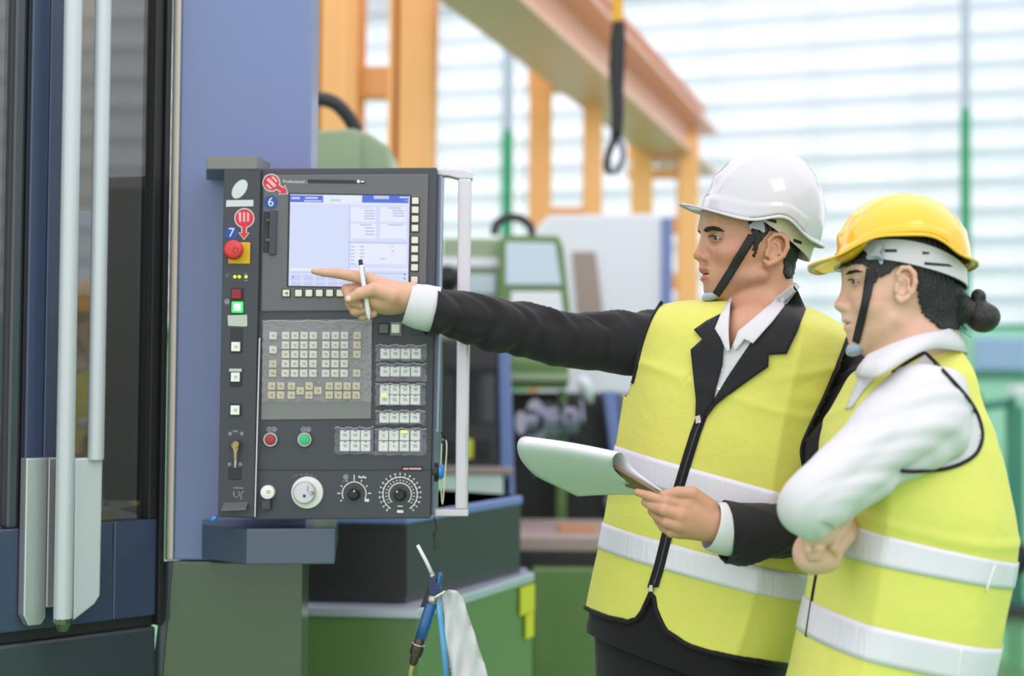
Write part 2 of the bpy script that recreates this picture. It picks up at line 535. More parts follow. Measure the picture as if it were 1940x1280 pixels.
# chip tray: dark upper box over a green base with a bright lip
Yf = 3.45
tl = [P(560, 964, Yf), P(770, 964, Yf - .02), P(987, 962, Yf + .55), P(700, 960, Yf + .9), P(560, 960, Yf + .9)]
def xy(p, z): return np.array([p[0], p[1], z])
zt, zb = P(700, 968, Yf)[2], P(690, 1140, Yf)[2]
outl = [xy(p, 0) for p in tl]
mk('tray', g_prism3([xy(p, zb) for p in outl], (0, 0, zt - zb - .004), 0.004), DK, m2)
mk('tray_lip', g_prism3([xy(p, zt - .028) + (xy(p, 0) - xy(outl[3], 0)) * .012 for p in outl], (0, 0, .024), 0.006), MATS['blue_pillar'], m2)
mk('tray_front', g_prism3([P(560, 1000, Yf - .004), P(771, 1000, Yf - .024), P(771, 1132, Yf - .024), P(560, 1132, Yf - .004)], (0, -.004, 0), 0.001), BK, m2)
base = [P(540, 1140, Yf - .06), P(792, 1142, Yf - .09), P(1010, 1104, Yf + .55), P(700, 1100, Yf + 1.0), P(540, 1100, Yf + 1.0)]
mk('base', g_prism3([xy(p, 0.03) for p in base], (0, 0, zb - .04), 0.004), G, m2)
ctr = sum(np.array(b) for b in base) / 5
mk('base_lip', g_prism3([xy(p, zb - .024) + (xy(p, 0) - xy(ctr, 0)) * .01 for p in base], (0, 0, .024), 0.004), MATS['edge_silver'], m2)
e0, e1 = P(792, 1142, Yf - .09), P(1010, 1104, Yf + .55)
ed = xy(e1 - e0, 0); en = np.array([ed[1], -ed[0], 0]); en /= np.linalg.norm(en)
def on_side(t, z, o=.004): return e0 + ed * t + en * o + np.array([0, 0, z - e0[2]])
zt2 = zb - .03
mk('yellow_tag', g_prism3([on_side(.85, zt2), on_side(.99, zt2), on_side(.99, zt2 - .075), on_side(.85, zt2 - .075)], en * .004), MATS['tag_yellow'], m2)
mk('yellow_tag', g_prism3([on_side(.905, zt2 - .078), on_side(.985, zt2 - .078), on_side(.985, zt2 - .145), on_side(.905, zt2 - .145)], en * .004), MATS['tag_yellow'], m2)
mk('rubber_foot', g_lathe(P(985, 1098, Yf + .75), (0, 0, 1), [(-.01, .03), (.02, .03), (.035, .02)]), MATS['steel_blue_grey'], m2, smooth=True)

# --- lathe further back, seen between the panel and the man
m3 = thing('green_lathe', 'green lathe with pale windows and a black hose loop, under the outstretched arm', 'machine', P(960, 900, 5.6) * np.array([1, 1, 0]))
Y = 5.6
mk('headstock', g_pxbox(836, 450, 950, 700, Y + .1, .6, .015), MATS['machine_green_light'], m3)
mk('stripe', g_pxbox(838, 488, 948, 506, Y + .08, .03, .004), MATS['white_paint'], m3)
mk('headstock_window', g_pxbox(880, 520, 940, 556, Y + .085, .02, .004), MATS['pale_glass'], m3)
mk('hand_wheel', g_lathe(P(846, 528, Y), (0, -1, 0), [(-.1, .012), (-.02, .012), (-.02, .05), (.0, .055), (.02, .05), (.02, .01), (.05, .01)], 20), BK, m3, smooth=True)
mk('enclosure', g_prism([(944, 690), (944, 452), (958, 444), (1060, 446), (1068, 470), (1082, 600), (1082, 690)], Y, .6, .015), G, m3)
mk('enclosure_glass', g_prism([(958, 540), (958, 458), (1052, 460), (1064, 540)], Y - .012, .03, .006), MATS['pale_glass'], m3)
mk('enclosure_door', g_prism([(968, 600), (968, 552), (1062, 552), (1068, 600)], Y - .014, .03, .006), MATS['white_paint'], m3)
lp = [P(936, 445, Y + .2), P(940, 425, Y + .2), P(958, 413, Y + .2), P(985, 413, Y + .2), P(1004, 428, Y + .2), P(1008, 446, Y + .2)]
mk('hose', g_tube(spline(lp, 24), .017, 10), MATS['hose_black'], m3, smooth=True)
mk('carriage', g_pxbox(962, 676, 1078, 736, Y - .25, .5, .02), G, m3)
mk('carriage_rib', g_pxbox(960, 708, 1080, 722, Y - .28, .1, .008), GL, m3)
mk('bed', to_floor(940, 1200, 745, Y + .1, .7), BK, m3)
for x0, x1, y0, y1 in ((1056, 1074, 740, 1010), (1160, 1180, 900, 1020)):
    mk('green_post', g_pxbox(x0, y0, x1, y1, Y - .1, .1, .008), G, m3)
mk('guide_column', g_prism([(1142, 740), (1168, 740), (1182, 880), (1160, 880)], Y - .12, .1, .008), MATS['blue_pillar'], m3)
mk('guide_column', g_prism([(1170, 742), (1200, 742), (1206, 860), (1184, 880)], Y - .10, .1, .008), MATS['steel_blue_grey'], m3)
mk('crank_handle', g_lathe(P(1112, 742, Y - .3), (-.3, -.6, .7), [(-.05, .012), (.0, .022), (.04, .026), (.07, .012)], 16), MATS['white_paint'], m3, smooth=True)
mk('chuck', g_lathe(P(1040, 800, Y - .2), (-1, -.5, 0), [(-.1, .06), (-.02, .06), (0, .09), (.06, .09), (.07, .05), (.12, .045)], 20), MATS['steel_blue_grey'], m3, smooth=True, flat_angle=35)
for x, y in ((1064, 768), (1098, 760), (1010, 860), (1120, 870), (1150, 930)):
    mk('lever', g_tube([P(x, y, Y - .22), P(x + 6, y + 40, Y - .3)], [.016, .01], 10), MATS['steel_blue_grey'], m3, smooth=True)
mk('table', g_pxbox(984, 1018, 1190, 1044, Y - 1.0, .6, .006), MATS['taupe'], m3)
mk('table_front', g_pxbox(984, 1044, 1190, 1076, Y - 1.0, .5, .006), BK, m3)
mk('coolant_box', to_floor(1008, 1190, 1076, Y - 1.05, .8), G, m3)
tag = mk('wooden_block', g_pxbox(1060, 1003, 1132, 1016.5, Y - .85, .2, .004), MATS['wood'], label='brown wooden block lying on the lathe table', cat='block')

# --- control cabinet of the lathe, below the man's sleeve
m4 = thing('control_cabinet', 'dark control cabinet with small screen and pale lower box, behind the silver rail', 'cabinet', P(900, 900, 4.9) * np.array([1, 1, 0]))
Y = 4.9
mk('cabinet_body', g_pxbox(832, 640, 948, 892, Y, .4, .015), DK, m4)
mk('screen', g_pxbox(862, 706, 934, 800, Y - .006, .02, .004), MATS['dark_window'], m4)
mk('screen_bezel', g_pxbox(846, 690, 942, 706, Y - .012, .02, .003), BK, m4)
for i, x in enumerate((852, 884, 916)):
    mk('button_panel', g_pxbox(x - 12, 832, x + 12, 868, Y - .008, .02, .003), BK if i != 1 else MATS['tag_yellow'], m4)
mk('shelf', g_pxbox(832, 884, 972, 898, Y - .03, .4, .006), MATS['taupe'], m4)
mk('edge_post', g_prism([(944, 640), (966, 640), (976, 960), (950, 960)], Y - .02, .1, .008), MATS['blue_pillar'], m4)
mk('lower_box', g_pxbox(836, 898, 970, 965, Y - .02, .4, .01), MATS['pale_cyan'], m4)
mk('plinth', to_floor(840, 968, 964, Y, .4), DK, m4)
mk('top_housing', g_pxbox(836, 620, 950, 660, Y + .02, .3, .01), MATS['taupe'], m4)

# --- white cabinet behind the man's shoulder
wc = thing('white_cabinet', 'large pale lavender white cabinet with slanted corner, behind the shoulder of the pointing man', 'cabinet', P(1130, 1000, 6.8) * np.array([1, 1, 0]))
Y = 6.8
mk('cabinet_body', g_prism([(1040, 1010), (1010, 440), (1040, 406), (1252, 404), (1262, 430), (1262, 1010)], Y, .8, .02), MATS['white_paint'], wc)
mk('access_panel', g_prism([(1096, 620), (1084, 476), (1128, 476), (1146, 620)], Y - .012, .02, .004), MATS['taupe'], wc)
mk('side_post', g_pxbox(1254, 412, 1274, 600, Y - .02, .1, .008), MATS['blue_pillar'], wc)

# --- equipment along the far right wall
fr = thing('wall_cabinet', 'pale blue fronted teal cabinet against the far wall behind the woman', 'cabinet', P(1900, 900, 9.6) * np.array([1, 1, 0]))
Y = 9.6
mat('teal_dark', (62, 130, 112), 0.4, vary=0.08)
mat('window_blue', (150, 176, 214), 0.3)
mk('cabinet_body', to_floor(1838, 1990, 625, Y, .5), MATS['wall_teal'], fr)
mk('cabinet_window', g_pxbox(1850, 640, 1945, 700, Y - .03, .04, .006), MATS['window_blue'], fr)
mk('cabinet_rail', g_pxbox(1836, 704, 1990, 716, Y - .03, .04, .006), MATS['teal_dark'], fr)
st = thing('tool_stand', 'dark green upright tool stand on the green floor at the right edge', 'stand', P(1915, 1110, 8.4) * np.array([1, 1, 0]))
Y = 8.4
q = P(1922, 900, Y)
mk('upright', g_box((q[0], q[1], .62), (.08, .1, 1.2), None, .01), MATS['teal_dark'], st)
mk('foot', g_box((q[0] - .06, q[1], .03), (.36, .3, .06), None, .01), DK, st)
mk('tool_tray', g_pxbox(1892, 955, 1918, 1000, Y - .05, .12, .01), MATS['taupe'], st)
mk('motor', g_lathe(P(1900, 1050, Y - .08), (0, -1, 0), [(0, .09), (.02, .1), (.2, .1), (.22, .06)], 18), BK, st, smooth=True, flat_angle=35)
mk('clamp', g_pxbox(1926, 730, 1950, 752, Y - .1, .15, .01), MATS['white_paint'], st)
mk('arm_joint', g_pxbox(1845, 742, 1862, 800, Y - .1, .1, .02), MATS['teal_dark'], st)
mk('arm', g_tube([P(1853, 770, Y), P(1922, 760, Y)], .03, 10), MATS['teal_dark'], st)

# ================================================================ the big machine at the left with its sliding door
mat('door_blue', (56, 66, 96), 0.3, vary=0.04, vscale=2, coat=0.4)
mat('side_blue_reflect', (112, 126, 172), 0.34, vary=0.03, vscale=2, coat=0.25)  # grey paint, with its bluish reflection put into the base colour
mat('base_dark', (54, 60, 70), 0.3, vary=0.05, vscale=2, coat=0.35)
mat('gasket', (24, 24, 27), 0.5)
mat('trim_champagne', (176, 172, 158), 0.32, 0.6)
mat('brushed_white', (196, 199, 208), 0.32, 0.1, coat=0.2)
mat('brushed_alu', (196, 198, 200), 0.38, 0.75)
mat('chamber_beige', (190, 172, 140), 0.5, vary=0.08)
mat('chamber_dark', (120, 116, 110), 0.6, vary=0.1)
DB = MATS['door_blue']
# plane of the door: runs back to the right
A0, A1 = P(0, 1195, 2.62), P(300, 1165, 2.84)
dd = xy(A1 - A0, 0); DL = np.linalg.norm(dd); dd /= DL
dn = np.array([dd[1], -dd[0], 0.0])           # outwards, towards the camera
DR = rotz(math.atan2(dd[1], dd[0]))
def ds(px, off=0.0, py=640):
    q = PP(px, py, A0 + dn * off, dn)
    return float(np.dot(q - A0, dd))
def dz(px, py, off=0.0):
    return float(PP(px, py, A0 + dn * off, dn)[2])
def dpt(s, z, off): return np.array([A0[0], A0[1], 0]) + dd * s + dn * off + np.array([0, 0, z])
def dbox(s0, s1, z0, z1, off, thick, bev=0.0):
    return g_box(dpt((s0 + s1) / 2, (z0 + z1) / 2, off - thick / 2), (abs(s1 - s0), thick, abs(z1 - z0)), DR, bev)
ZT = 2.25
mc = thing('machining_center', 'tall blue grey machining center with glazed sliding door, filling the left edge', 'machine', A1 * np.array([1, 1, 0]))
s_end = ds(303)
z_seam = dz(150, 1182)
z_rail = dz(250, 985)
# door leaf
leaf = mk('door', dbox(ds(222), s_end, z_seam, z_rail, 0, .05, .004), DB, mc)
mk('lower_rail', dbox(-.5, ds(222) - .001, z_seam, z_rail, .002, .05, .004), DB, leaf)
mk('stile', dbox(ds(286), s_end, z_rail, ZT, 0, .05, .003), MATS['gasket'], leaf)
mk('stile', dbox(ds(46), ds(80), z_rail, ZT, .012, .06, .003), DB, leaf)
mk('stile', dbox(ds(80.6), ds(108), z_rail, ZT, .012, .06, .003), DB, leaf)
mk('stile', dbox(ds(18), ds(42), z_rail, ZT, .0, .05, .006), MATS['base_dark'], leaf)
mk('gasket_strip', dbox(ds(42), ds(47), z_rail, ZT, .006, .05, .001), MATS['gasket'], leaf)
GLASS = film_mat('door_glass', (214, 214, 216), 0.08, 0.0)
mk('glass_pane', dbox(ds(108), ds(287), z_rail, ZT, -.018, .008), GLASS, leaf)
mk('glass_pane', dbox(-.5, ds(19), z_rail, ZT, -.018, .008), GLASS, leaf)
# inside of the working space
mk('chamber_wall', g_box(dpt(-.05, 1.25, -.62), (1.3, .03, 2.4), DR, .004), MATS['chamber_dark'], mc)
mk('inner_panel', dbox(ds(98, -.3), ds(178, -.3), dz(140, 1000, -.3), ZT, -.3, .02, .004), MATS['chamber_beige'], mc)
mk('inner_panel', dbox(ds(100, -.28), ds(178, -.28), dz(140, 560, -.28), dz(140, 398, -.28), -.275, .012, .004), MATS['white_paint'], mc)
# seam and machine base
mk('seam_gasket', dbox(-.5, s_end, z_seam - .022, z_seam, -.01, .05, .002), MATS['gasket'], mc)
mk('base_panel', dbox(-.5, ds(304), 0.02, z_seam - .022, .0, .3, .006), MATS['base_dark'], mc)
# frame at the end of the door: gasket, bright trim, then the flat column beside it
mk('door_seal', dbox(s_end, s_end + .012, z_seam - .02, ZT, .01, .06, .002), MATS['gasket'], mc)
Ycol = dpt(s_end + .02, 0, 0)[1] + .01
zc = P(440, 1061, Ycol)[2]
k = M_PX(Ycol)
def colbox(x0, x1, z0, z1, Yf, depth, bev=.003):
    a = P(x0, 700, Yf)[0]; b = P(x1, 700, Yf)[0]
    return g_box(((a + b) / 2, Yf + depth / 2, (z0 + z1) / 2), (b - a, depth, z1 - z0), None, bev)
mk('trim_strip', colbox(317, 333, zc, ZT, Ycol - .006, .04), MATS['trim_champagne'], mc)
mk('column', colbox(333.5, 584, zc, ZT, Ycol, .10, .004), MATS['side_blue_reflect'], mc)
mk('lower_column', colbox(308, 577, 0.02, zc - .003, Ycol + .004, .10, .004), MATS['floor_reflect_green'] if 'floor_reflect_green' in MATS else mat('floor_reflect_green', (60, 82, 50), 0.25, coat=0.6, vary=0.03), mc)  # green reflection of the floor is put into the base colour
sl = [P(314, 1064, Ycol - .002), P(326, 1064, Ycol - .002), P(303, 1330, Ycol - .002), P(280, 1330, Ycol - .002)]
mk('slanted_edge', g_prism3(sl, (0, .02, 0), .002), MATS['base_dark'], mc)
# handle: two bright bars in a folded metal foot
ho = .075
z_h0 = dz(125, 1186, ho)
z_br = dz(125, 868, ho)
handle = mk('handle_foot', g_prism3([dpt(ds(54, .03), z_br, .03), dpt(ds(96, .03), z_br, .03), dpt(ds(96, .03), z_h0 + .012, .03), dpt(ds(88, .03), z_h0 + .0, .03), dpt(ds(64, .03), z_h0 + .0, .03), dpt(ds(54, .03), z_h0 + .02, .03)], -dn * .025, .003), MATS['brushed_alu'], mc)
mk('foot_plate', g_prism3([dpt(ds(146, ho), z_br, ho), dpt(ds(199, ho), z_br, ho), dpt(ds(198, ho), z_h0 + .05, ho), dpt(ds(188, ho), z_h0 + .035, ho), dpt(ds(148, ho), z_h0 + .008, ho)], -dn * .02, .004), MATS['brushed_white'], handle)
mk('foot_web', dbox(ds(96, .03), ds(112, .03), z_h0 + .03, z_br, .03, .02, .003), MATS['brushed_alu'], handle)
r1 = 17.0 * M_PX(2.65)
def bar(px, off, r, z0, z1):
    s = ds(px, off)
    return g_tube([dpt(s, z0, off), dpt(s, z0 + .004, off), dpt(s, z1, off)], [r * .97, r, r], 28)
mk('handle_bar', bar(128, ho, r1, z_h0 + .015, ZT), MATS['brushed_white'], handle, smooth=True, flat_angle=50)
mk('handle_bar', bar(185, ho, r1 * .92, z_br - .004, ZT), MATS['brushed_white'], handle, smooth=True, flat_angle=50)
mk('foot_end', g_lathe(dpt(ds(128, ho), z_h0 + .016, ho), (0, 0, -1), [(0, r1), (.01, r1 * .98), (.024, r1 * .55)], 10), MATS['floor_reflect_green'], handle)
# ledge under the control panel
lg = mk('ledge', g_prism3([xy(P(383, 990, 2.78), 0) + np.array([0, 0, P(383, 992, 2.78)[2]]), xy(P(468, 990, 2.70), 0) + np.array([0, 0, P(383, 992, 2.78)[2]]), xy(P(635, 990, 2.72), 0) + np.array([0, 0, P(383, 992, 2.78)[2]]), xy(P(640, 990, 3.1), 0) + np.array([0, 0, P(383, 992, 2.78)[2]]), xy(P(383, 990, 3.1), 0) + np.array([0, 0, P(383, 992, 2.78)[2]])], (0, 0, -.068), .003), mat('ledge_blue', (70, 82, 102), .32, coat=.3), mc)
# ================================================================ the control panel (pendant)
YP = 2.70
KP = M_PX(YP)
PANG = 0.006
mat('panel_dark', (62, 64, 72), 0.45, vary=0.03, vscale=6)
mat('panel_side_dark', (56, 59, 68), 0.42, vary=0.03, vscale=6)
mat('bezel_grey', (98, 97, 102), 0.45, vary=0.02)
mat('membrane_grey', (122, 122, 122), 0.4, vary=0.03)
mat('key_ivory', (222, 218, 202), 0.5)
mat('key_beige', (206, 192, 158), 0.5)
mat('key_white', (232, 232, 226), 0.45)
mat('key_socket', (34, 36, 40), 0.5)
mat('print_white', (222, 222, 226), 0.6)
mat('print_grey', (132, 134, 142), 0.6)
mat('print_dark', (92, 90, 84), 0.6)
mat('estop_red', (206, 42, 40), 0.35, coat=0.3)
mat('estop_red_dark', (160, 28, 30), 0.4)
mat('plate_yellow', (222, 178, 24), 0.45)
mat('sticker_red', (206, 40, 58), 0.45)
mat('sticker_pink', (232, 170, 176), 0.45)
mat('sticker_blue', (18, 72, 150), 0.45)
mat('button_red', (150, 14, 26), 0.3, coat=0.4)
mat('switch_red', (140, 16, 28), 0.35)
mat('button_green', (40, 178, 118), 0.3, coat=0.4)
mat('chrome_ring', (170, 168, 164), 0.25, 0.85)
mat('knob_black', (20, 20, 20), 0.3)
mat('knob_white', (226, 226, 222), 0.35, coat=0.2)
mat('alu_rail', (196, 194, 200), 0.34, 0.55)
mat('alu_strip', (170, 184, 214), 0.4, 0.4)
mat('key_metal', (150, 136, 90), 0.3, 0.8)
mat('tape_grey', (186, 188, 182), 0.4)
mat('button_blue', (40, 140, 220), 0.3, coat=0.4)
mat('led_yellow', (190, 230, 30), 0.4, emit=(190, 235, 20), estr=1.6)
mat('led_green', (60, 230, 90), 0.4, emit=(30, 225, 80), estr=1.3)
mat('led_white', (230, 255, 230), 0.4, emit=(205, 255, 212), estr=.85)
mat('bracket_grey', (118, 118, 116), 0.32, 0.5)
mat('logo_white', (205, 206, 212), 0.6)
FILM = film_mat('wrinkled_film', (250, 250, 254), 0.05, 0.14, bump=0.4)

pan = thing('operator_console', 'dark grey operator panel with lit screen, ivory keys and silver hand rail', 'control panel', P(620, 985, YP + .09))
cnt = [0]
def W_(w):                                     # distance plane standing w metres proud of the panel face
    return YP - w
def Q(px, py, w=0.0):
    return P(px, py, W_(w))
def on_panel(name, x0, y0, x1, y1, w, th, m, parent=pan, bev=0.0006, seg=1, smooth=False, **kw):
    return mk(name, g_pxbox(x0, y0, x1, y1, W_(w), th, bev, PANG, seg), MATS[m] if isinstance(m, str) else m, parent, smooth, **kw)
def disc(name, px, py, r, w0, prof, m, parent=pan, n=28, flat=35, **kw):
    """turned part standing out of the panel: prof = (height mm, radius px) pairs"""
    c = Q(px, py, w0)
    return mk(name, g_lathe(c, (0, -1, 0), [(h / 1000., rr * KP) for h, rr in prof], n), MATS[m] if isinstance(m, str) else m, parent, smooth=True, flat_angle=flat, **kw)

# housing
mk('housing', g_prism([(484, 319), (828, 317), (815, 982), (477, 984)], YP, .085, .003), MATS['panel_dark'], pan)
col = mk('side_column', g_prism([(424, 317), (494, 318), (481, 981), (412, 979)], YP - .012, .11, .003), MATS['panel_side_dark'], pan)
mk('edge_strip', g_prism([(490.5, 640), (493, 640), (484, 979), (481.5, 979)], YP - .0135, .004, .0004), MATS['alu_rail'], col)
mk('side_plate', g_prism3([Q(829, 330, -.012), Q(817, 975, -.012), P(826, 975, YP + .08), P(838, 330, YP + .08)], (.004, 0, 0), 0), MATS['door_blue'], pan)
mk('side_strip', g_prism([(828, 332), (838, 333), (830, 818), (821, 818)], YP + .03, .02, .001), MATS['alu_strip'], pan)
teeth = [g_box(P(834.5 - 8.0 * (y - 332) / 486., y, YP + .028), (.0022, .003, .0022)) for y in range(340, 815, 5)]
mk('perforation', join(*teeth), MATS['door_blue'], pan, kind='stuff')
mk('divider_line', g_prism([(483, 889), (815, 889), (815, 891), (483, 891)], YP - .0006, .001), MATS['key_socket'], pan)
# mount on top, left
mk('mount_bracket', g_prism3([xy(P(x, 310, y), P(440, 321, 2.69)[2]) for x, y in ((391, 2.69), (486, 2.685), (512, 2.77), (512, 2.84), (391, 2.84))], (0, 0, 25 * M_PX(2.69)), .002), MATS['bracket_grey'], pan)
# silver hand rail
Yr = YP + .045
rail = mk('hand_rail', g_prism([(868, 336), (893, 336), (886, 968), (862, 968)], Yr - .012, .03, .006), MATS['alu_rail'], pan)
mk('rail_bracket', g_prism([(828, 332), (828, 320), (878, 321), (895, 326), (895, 339), (868, 338), (850, 333)], Yr - .012, .03, .002), MATS['alu_rail'], rail)
mk('rail_bracket', g_prism([(823, 965), (887, 965), (887, 978), (823, 978)], Yr - .014, .034, .002), MATS['alu_rail'], rail)

# raised bezel with the screen
bz = mk('bezel', g_prism([(498, 331), (812, 329), (806, 588), (494, 590)], YP - .004, .006, .0025), MATS['bezel_grey'], pan)
def screen_mat():
    m = bpy.data.materials.new('lit_screen')
    m.use_nodes = True
    b = m.node_tree.nodes['Principled BSDF']
    b.inputs['Base Color'].default_value = (.02, .02, .03, 1)
    b.inputs['Roughness'].default_value = .25
    return m
def lit(name, rgb, s=0.78):
    s = s * .8
    return mat(name, (20, 20, 26), 0.3, emit=rgb, estr=s)
lit('screen_body', (212, 222, 250), 1.0)
lit('screen_light', (232, 236, 252), 1.0)
lit('screen_blue', (72, 104, 214), 1.0)
lit('screen_line', (160, 172, 224), 1.0)
lit('screen_grey', (196, 206, 240), 1.0)
lit('screen_green', (170, 224, 190), 1.0)
on_panel('screen_frame', 544, 366, 778, 546, .0046, .004, 'key_socket', bz, .001)
scr = on_panel('screen', 548, 369, 775, 543, .0062, .003, 'screen_body', bz, 0)
def scr_print(items, m):
    gs = [g_pxbox(a, b, c, d, W_(.0066), .0003, 0, PANG) for a, b, c, d in items]
    mk('screen_print', join(*gs), MATS[m], bz, kind='stuff')
scr_print([(549, 370, 612, 383), (686, 370, 774, 384)], 'screen_blue')
scr_print([(614, 370, 684, 384), (549, 385, 774, 387), (708, 370.5, 737, 377), (664, 392, 712, 420), (664, 424, 712, 452), (720, 392, 770, 420), (720, 424, 770, 452), (664, 462, 770, 500), (549, 508, 655, 514), (660, 508, 772, 512)], 'screen_light')
scr_print([(552, 373, 568, 377), (578, 373, 602, 376.5), (576, 379, 609, 382), (757, 372, 773, 375.5), (765, 378, 773, 381)], 'print_white' if False else 'screen_light')
scr_print([(626, 377, 646, 381)], 'screen_green')
scr_print([(661, 387, 662, 543), (663, 459, 772, 460), (549, 516, 773, 517), (682, 393, 706, 395), (736, 393, 760, 395), (682, 425, 704, 427), (736, 425, 764, 427)] +
          [(690, 398 + 5 * i, 710, 400 + 5 * i) for i in range(4)] + [(744, 398 + 5 * i, 766, 400 + 5 * i) for i in range(3)] + [(692, 431 + 6 * i, 709, 433 + 6 * i) for i in range(3)] +
          [(664 + 18 * j, 466 + 6.5 * i, 672 + 18 * j, 468 + 6.5 * i) for i in range(6) for j in range(2)] + [(742, 465, 745, 468), (742, 474, 745, 477), (720, 489, 730, 491)], 'screen_line')
scr_print([(552 + 23 * i, 521, 570 + 23 * i, 531) for i in range(4)] + [(552 + 23 * i, 534, 570 + 23 * i, 541) for i in range(9)], 'screen_grey')
scr_print([(765, 518, 768, 521), (765, 526, 768, 529), (553, 523, 556, 526)], 'screen_blue')
# strip with lettering above the screen
on_panel('name_strip', 582, 340.5, 692, 347, .0048, .001, 'key_socket', bz, 0)
def lettering(name, s, px, py, size_px, m, w, parent, ang=0.0):
    k = KP
    mk(name, g_move(text_geo(s, size_px * k), Q(px, py, w), roty(PANG + ang)), MATS[m], parent, kind='stuff')
lettering('lettering', 'Professional 3', 560, 344, 8.5, 'print_white', .0046, bz)
mk('maker_mark', join(g_lathe(Q(679, 343.5, .0052), (0, -1, 0), [(0, 3.2 * KP), (.0003, 3.2 * KP)], 14), g_pxbox(683.5, 342.3, 690, 345.3, W_(.0053), .0004)), MATS['print_white'], bz, kind='stuff')
# card slot cover left of the screen
slot = on_panel('card_cover', 510, 398, 523, 482, .010, .008, 'panel_side_dark', bz, .0012, 2)
on_panel('card_hinge', 499, 400, 509, 478, .006, .004, 'key_socket', slot, .0008)
on_panel('cover_latch', 503, 414, 511, 420, .011, .003, 'panel_dark', slot, .0008)
on_panel('cover_latch', 503, 452, 510, 457, .011, .003, 'bezel_grey', slot, .0008)

# keys: one shared mesh per size
_KEYM = {}
def key(px, py, w, h, m, base=0.0, th=.006, parent=pan, name='key'):
    kk = (round(w, 1), round(h, 1), m, th)
    if kk not in _KEYM:
        g = g_box((0, 0, 0), (w * KP, th, h * KP), None, .0011, 2)
        _KEYM[kk] = to_mesh(name, *g, MATS[m])
    c = Q(px, py, base) - np.array([0, th / 2, 0])
    mw = Matrix.Translation(Vector([float(v) for v in c])) @ Matrix.Rotation(PANG, 4, 'Y')
    return link(name, _KEYM[kk], parent, mw)
def marks(name, items, m, w, parent=pan):
    mk(name, join(*[g_pxbox(a, b, c, d, W_(w), .0002, 0, PANG) for a, b, c, d in items]), MATS[m], parent, kind='stuff')
for y in (380.5, 397.8, 415, 432.3, 455, 472.2, 489.5, 506.8, 530):
    x = 787 - (y - 380) * .012
    on_panel('key_well', x - 8.2, y - 8, x + 8.2, y + 8, .0046, .001, 'key_socket', bz, 0)
    key(x, y, 12.6, 12.4, 'key_ivory', .0045, .005, bz, 'screen_key')
first = True
for i in range(12):
    x = 542.5 if i == 0 else 566 + 19.6 * (i - 1)
    on_panel('key_well', x - 8.6, 547, x + 8.6, 563, .0046, .001, 'key_socket', bz, 0)
    key(x, 555.2, 12.6, 12.6, 'key_ivory', .0045, .005, bz, 'screen_key')
mk('key_arrow', g_prism([(539, 555.2), (545, 552), (545, 558.4)], W_(.0099), .0003), MATS['print_dark'], bz)

# keyboard membrane with its clear cover
mem = mk('keyboard_plate', g_prism([(498, 606), (705, 604), (703, 793), (494, 795)], YP - .003, .004, .0012), MATS['membrane_grey'], pan)
rows = (635.6, 653.4, 671, 688.6, 706.8)
KC = []
for j in (0, 1.5, 3, 4):
    KC.append((518, rows[0] + 17.8 * j, 'key_ivory' if j < 3 else 'key_beige'))
for c in (541.9, 559.2, 576.5, 594):
    KC += [(c, r, 'key_ivory') for r in rows]
for c in (618.2, 635.6, 653):
    KC += [(c, r, 'key_ivory') for r in rows]
KC += [(677, r, 'key_beige') for r in (rows[0], rows[1], rows[2], rows[4])]
for c in (516.5, 533.5, 553.8, 587.2, 625.4, 642.3, 659.2, 676.6):
    KC += [(c, 731, 'key_beige'), (c, 748.2, 'key_beige')]
KC += [(570.6, 740, 'key_beige'), (604.2, 739.5, 'key_beige')]
glyph = []
for x, y, m in KC:
    xx = x - (y - 635) * .012
    key(xx, y, 14.2, 14.2, m, .0030, .0045, mem)
    glyph += [(xx - 3.2, y - 1.5, xx + 2.6, y - .3), (xx - 2.2, y + 1.2, xx + 3, y + 2.3)]
marks('key_print', glyph, 'print_dark', .0077, mem)
def film(name, x0, y0, x1, y1, w, seed, parent=pan, amp=.0035):
    rnd = np.random.RandomState(seed)
    nx, ny = max(8, int((x1 - x0) / 6)), max(6, int((y1 - y0) / 6))
    ph = rnd.rand(6) * 6.28
    fr = rnd.rand(6, 2) * .10 - .05
    V, Fc = [], []
    for j in range(ny + 1):
        for i in range(nx + 1):
            x = x0 + (x1 - x0) * i / nx; y = y0 + (y1 - y0) * j / ny
            edge = math.exp(-(x1 - x) / 9.0) + math.exp(-(y - y0) / 6.0) + .7 * math.exp(-(y1 - y) / 8.0)
            z = sum(math.sin(x * fr[k][0] * 5 + y * fr[k][1] * 5 + ph[k]) for k in range(6)) / 6
            V.append(Q(x + (1.4 * math.sin(y * .3 + ph[0]) if i in (0, nx) else 0), y + (1.2 * math.sin(x * .23 + ph[1]) if j in (0, ny) else 0), w + amp * (.25 * z + .8 * edge * abs(z) + .15)))
    for j in range(ny):
        for i in range(nx):
            a = j * (nx + 1) + i
            Fc.append((a, a + 1, a + nx + 2, a + nx + 1))
    o = mk(name, (V, Fc), FILM, parent, smooth=True)
    # the torn, rolled upper edge, its highlight put in as a pale grey tube
    top = [Q(x0 + (x1 - x0) * t, y0 + 1.3 * math.sin(t * 21 + ph[2]) + .8 * math.sin(t * 57), w + amp * 1.1) for t in np.linspace(0, 1, 40)]
    mk('film_edge_highlight', g_tube(np.array(top), .0011 + .0005 * np.sin(np.linspace(0, 30, 40)), 6, ry=.0008), MATS['tape_grey'], o, smooth=True)
    return o
film('clear_cover', 497, 608, 704, 760, .010, 3, mem)

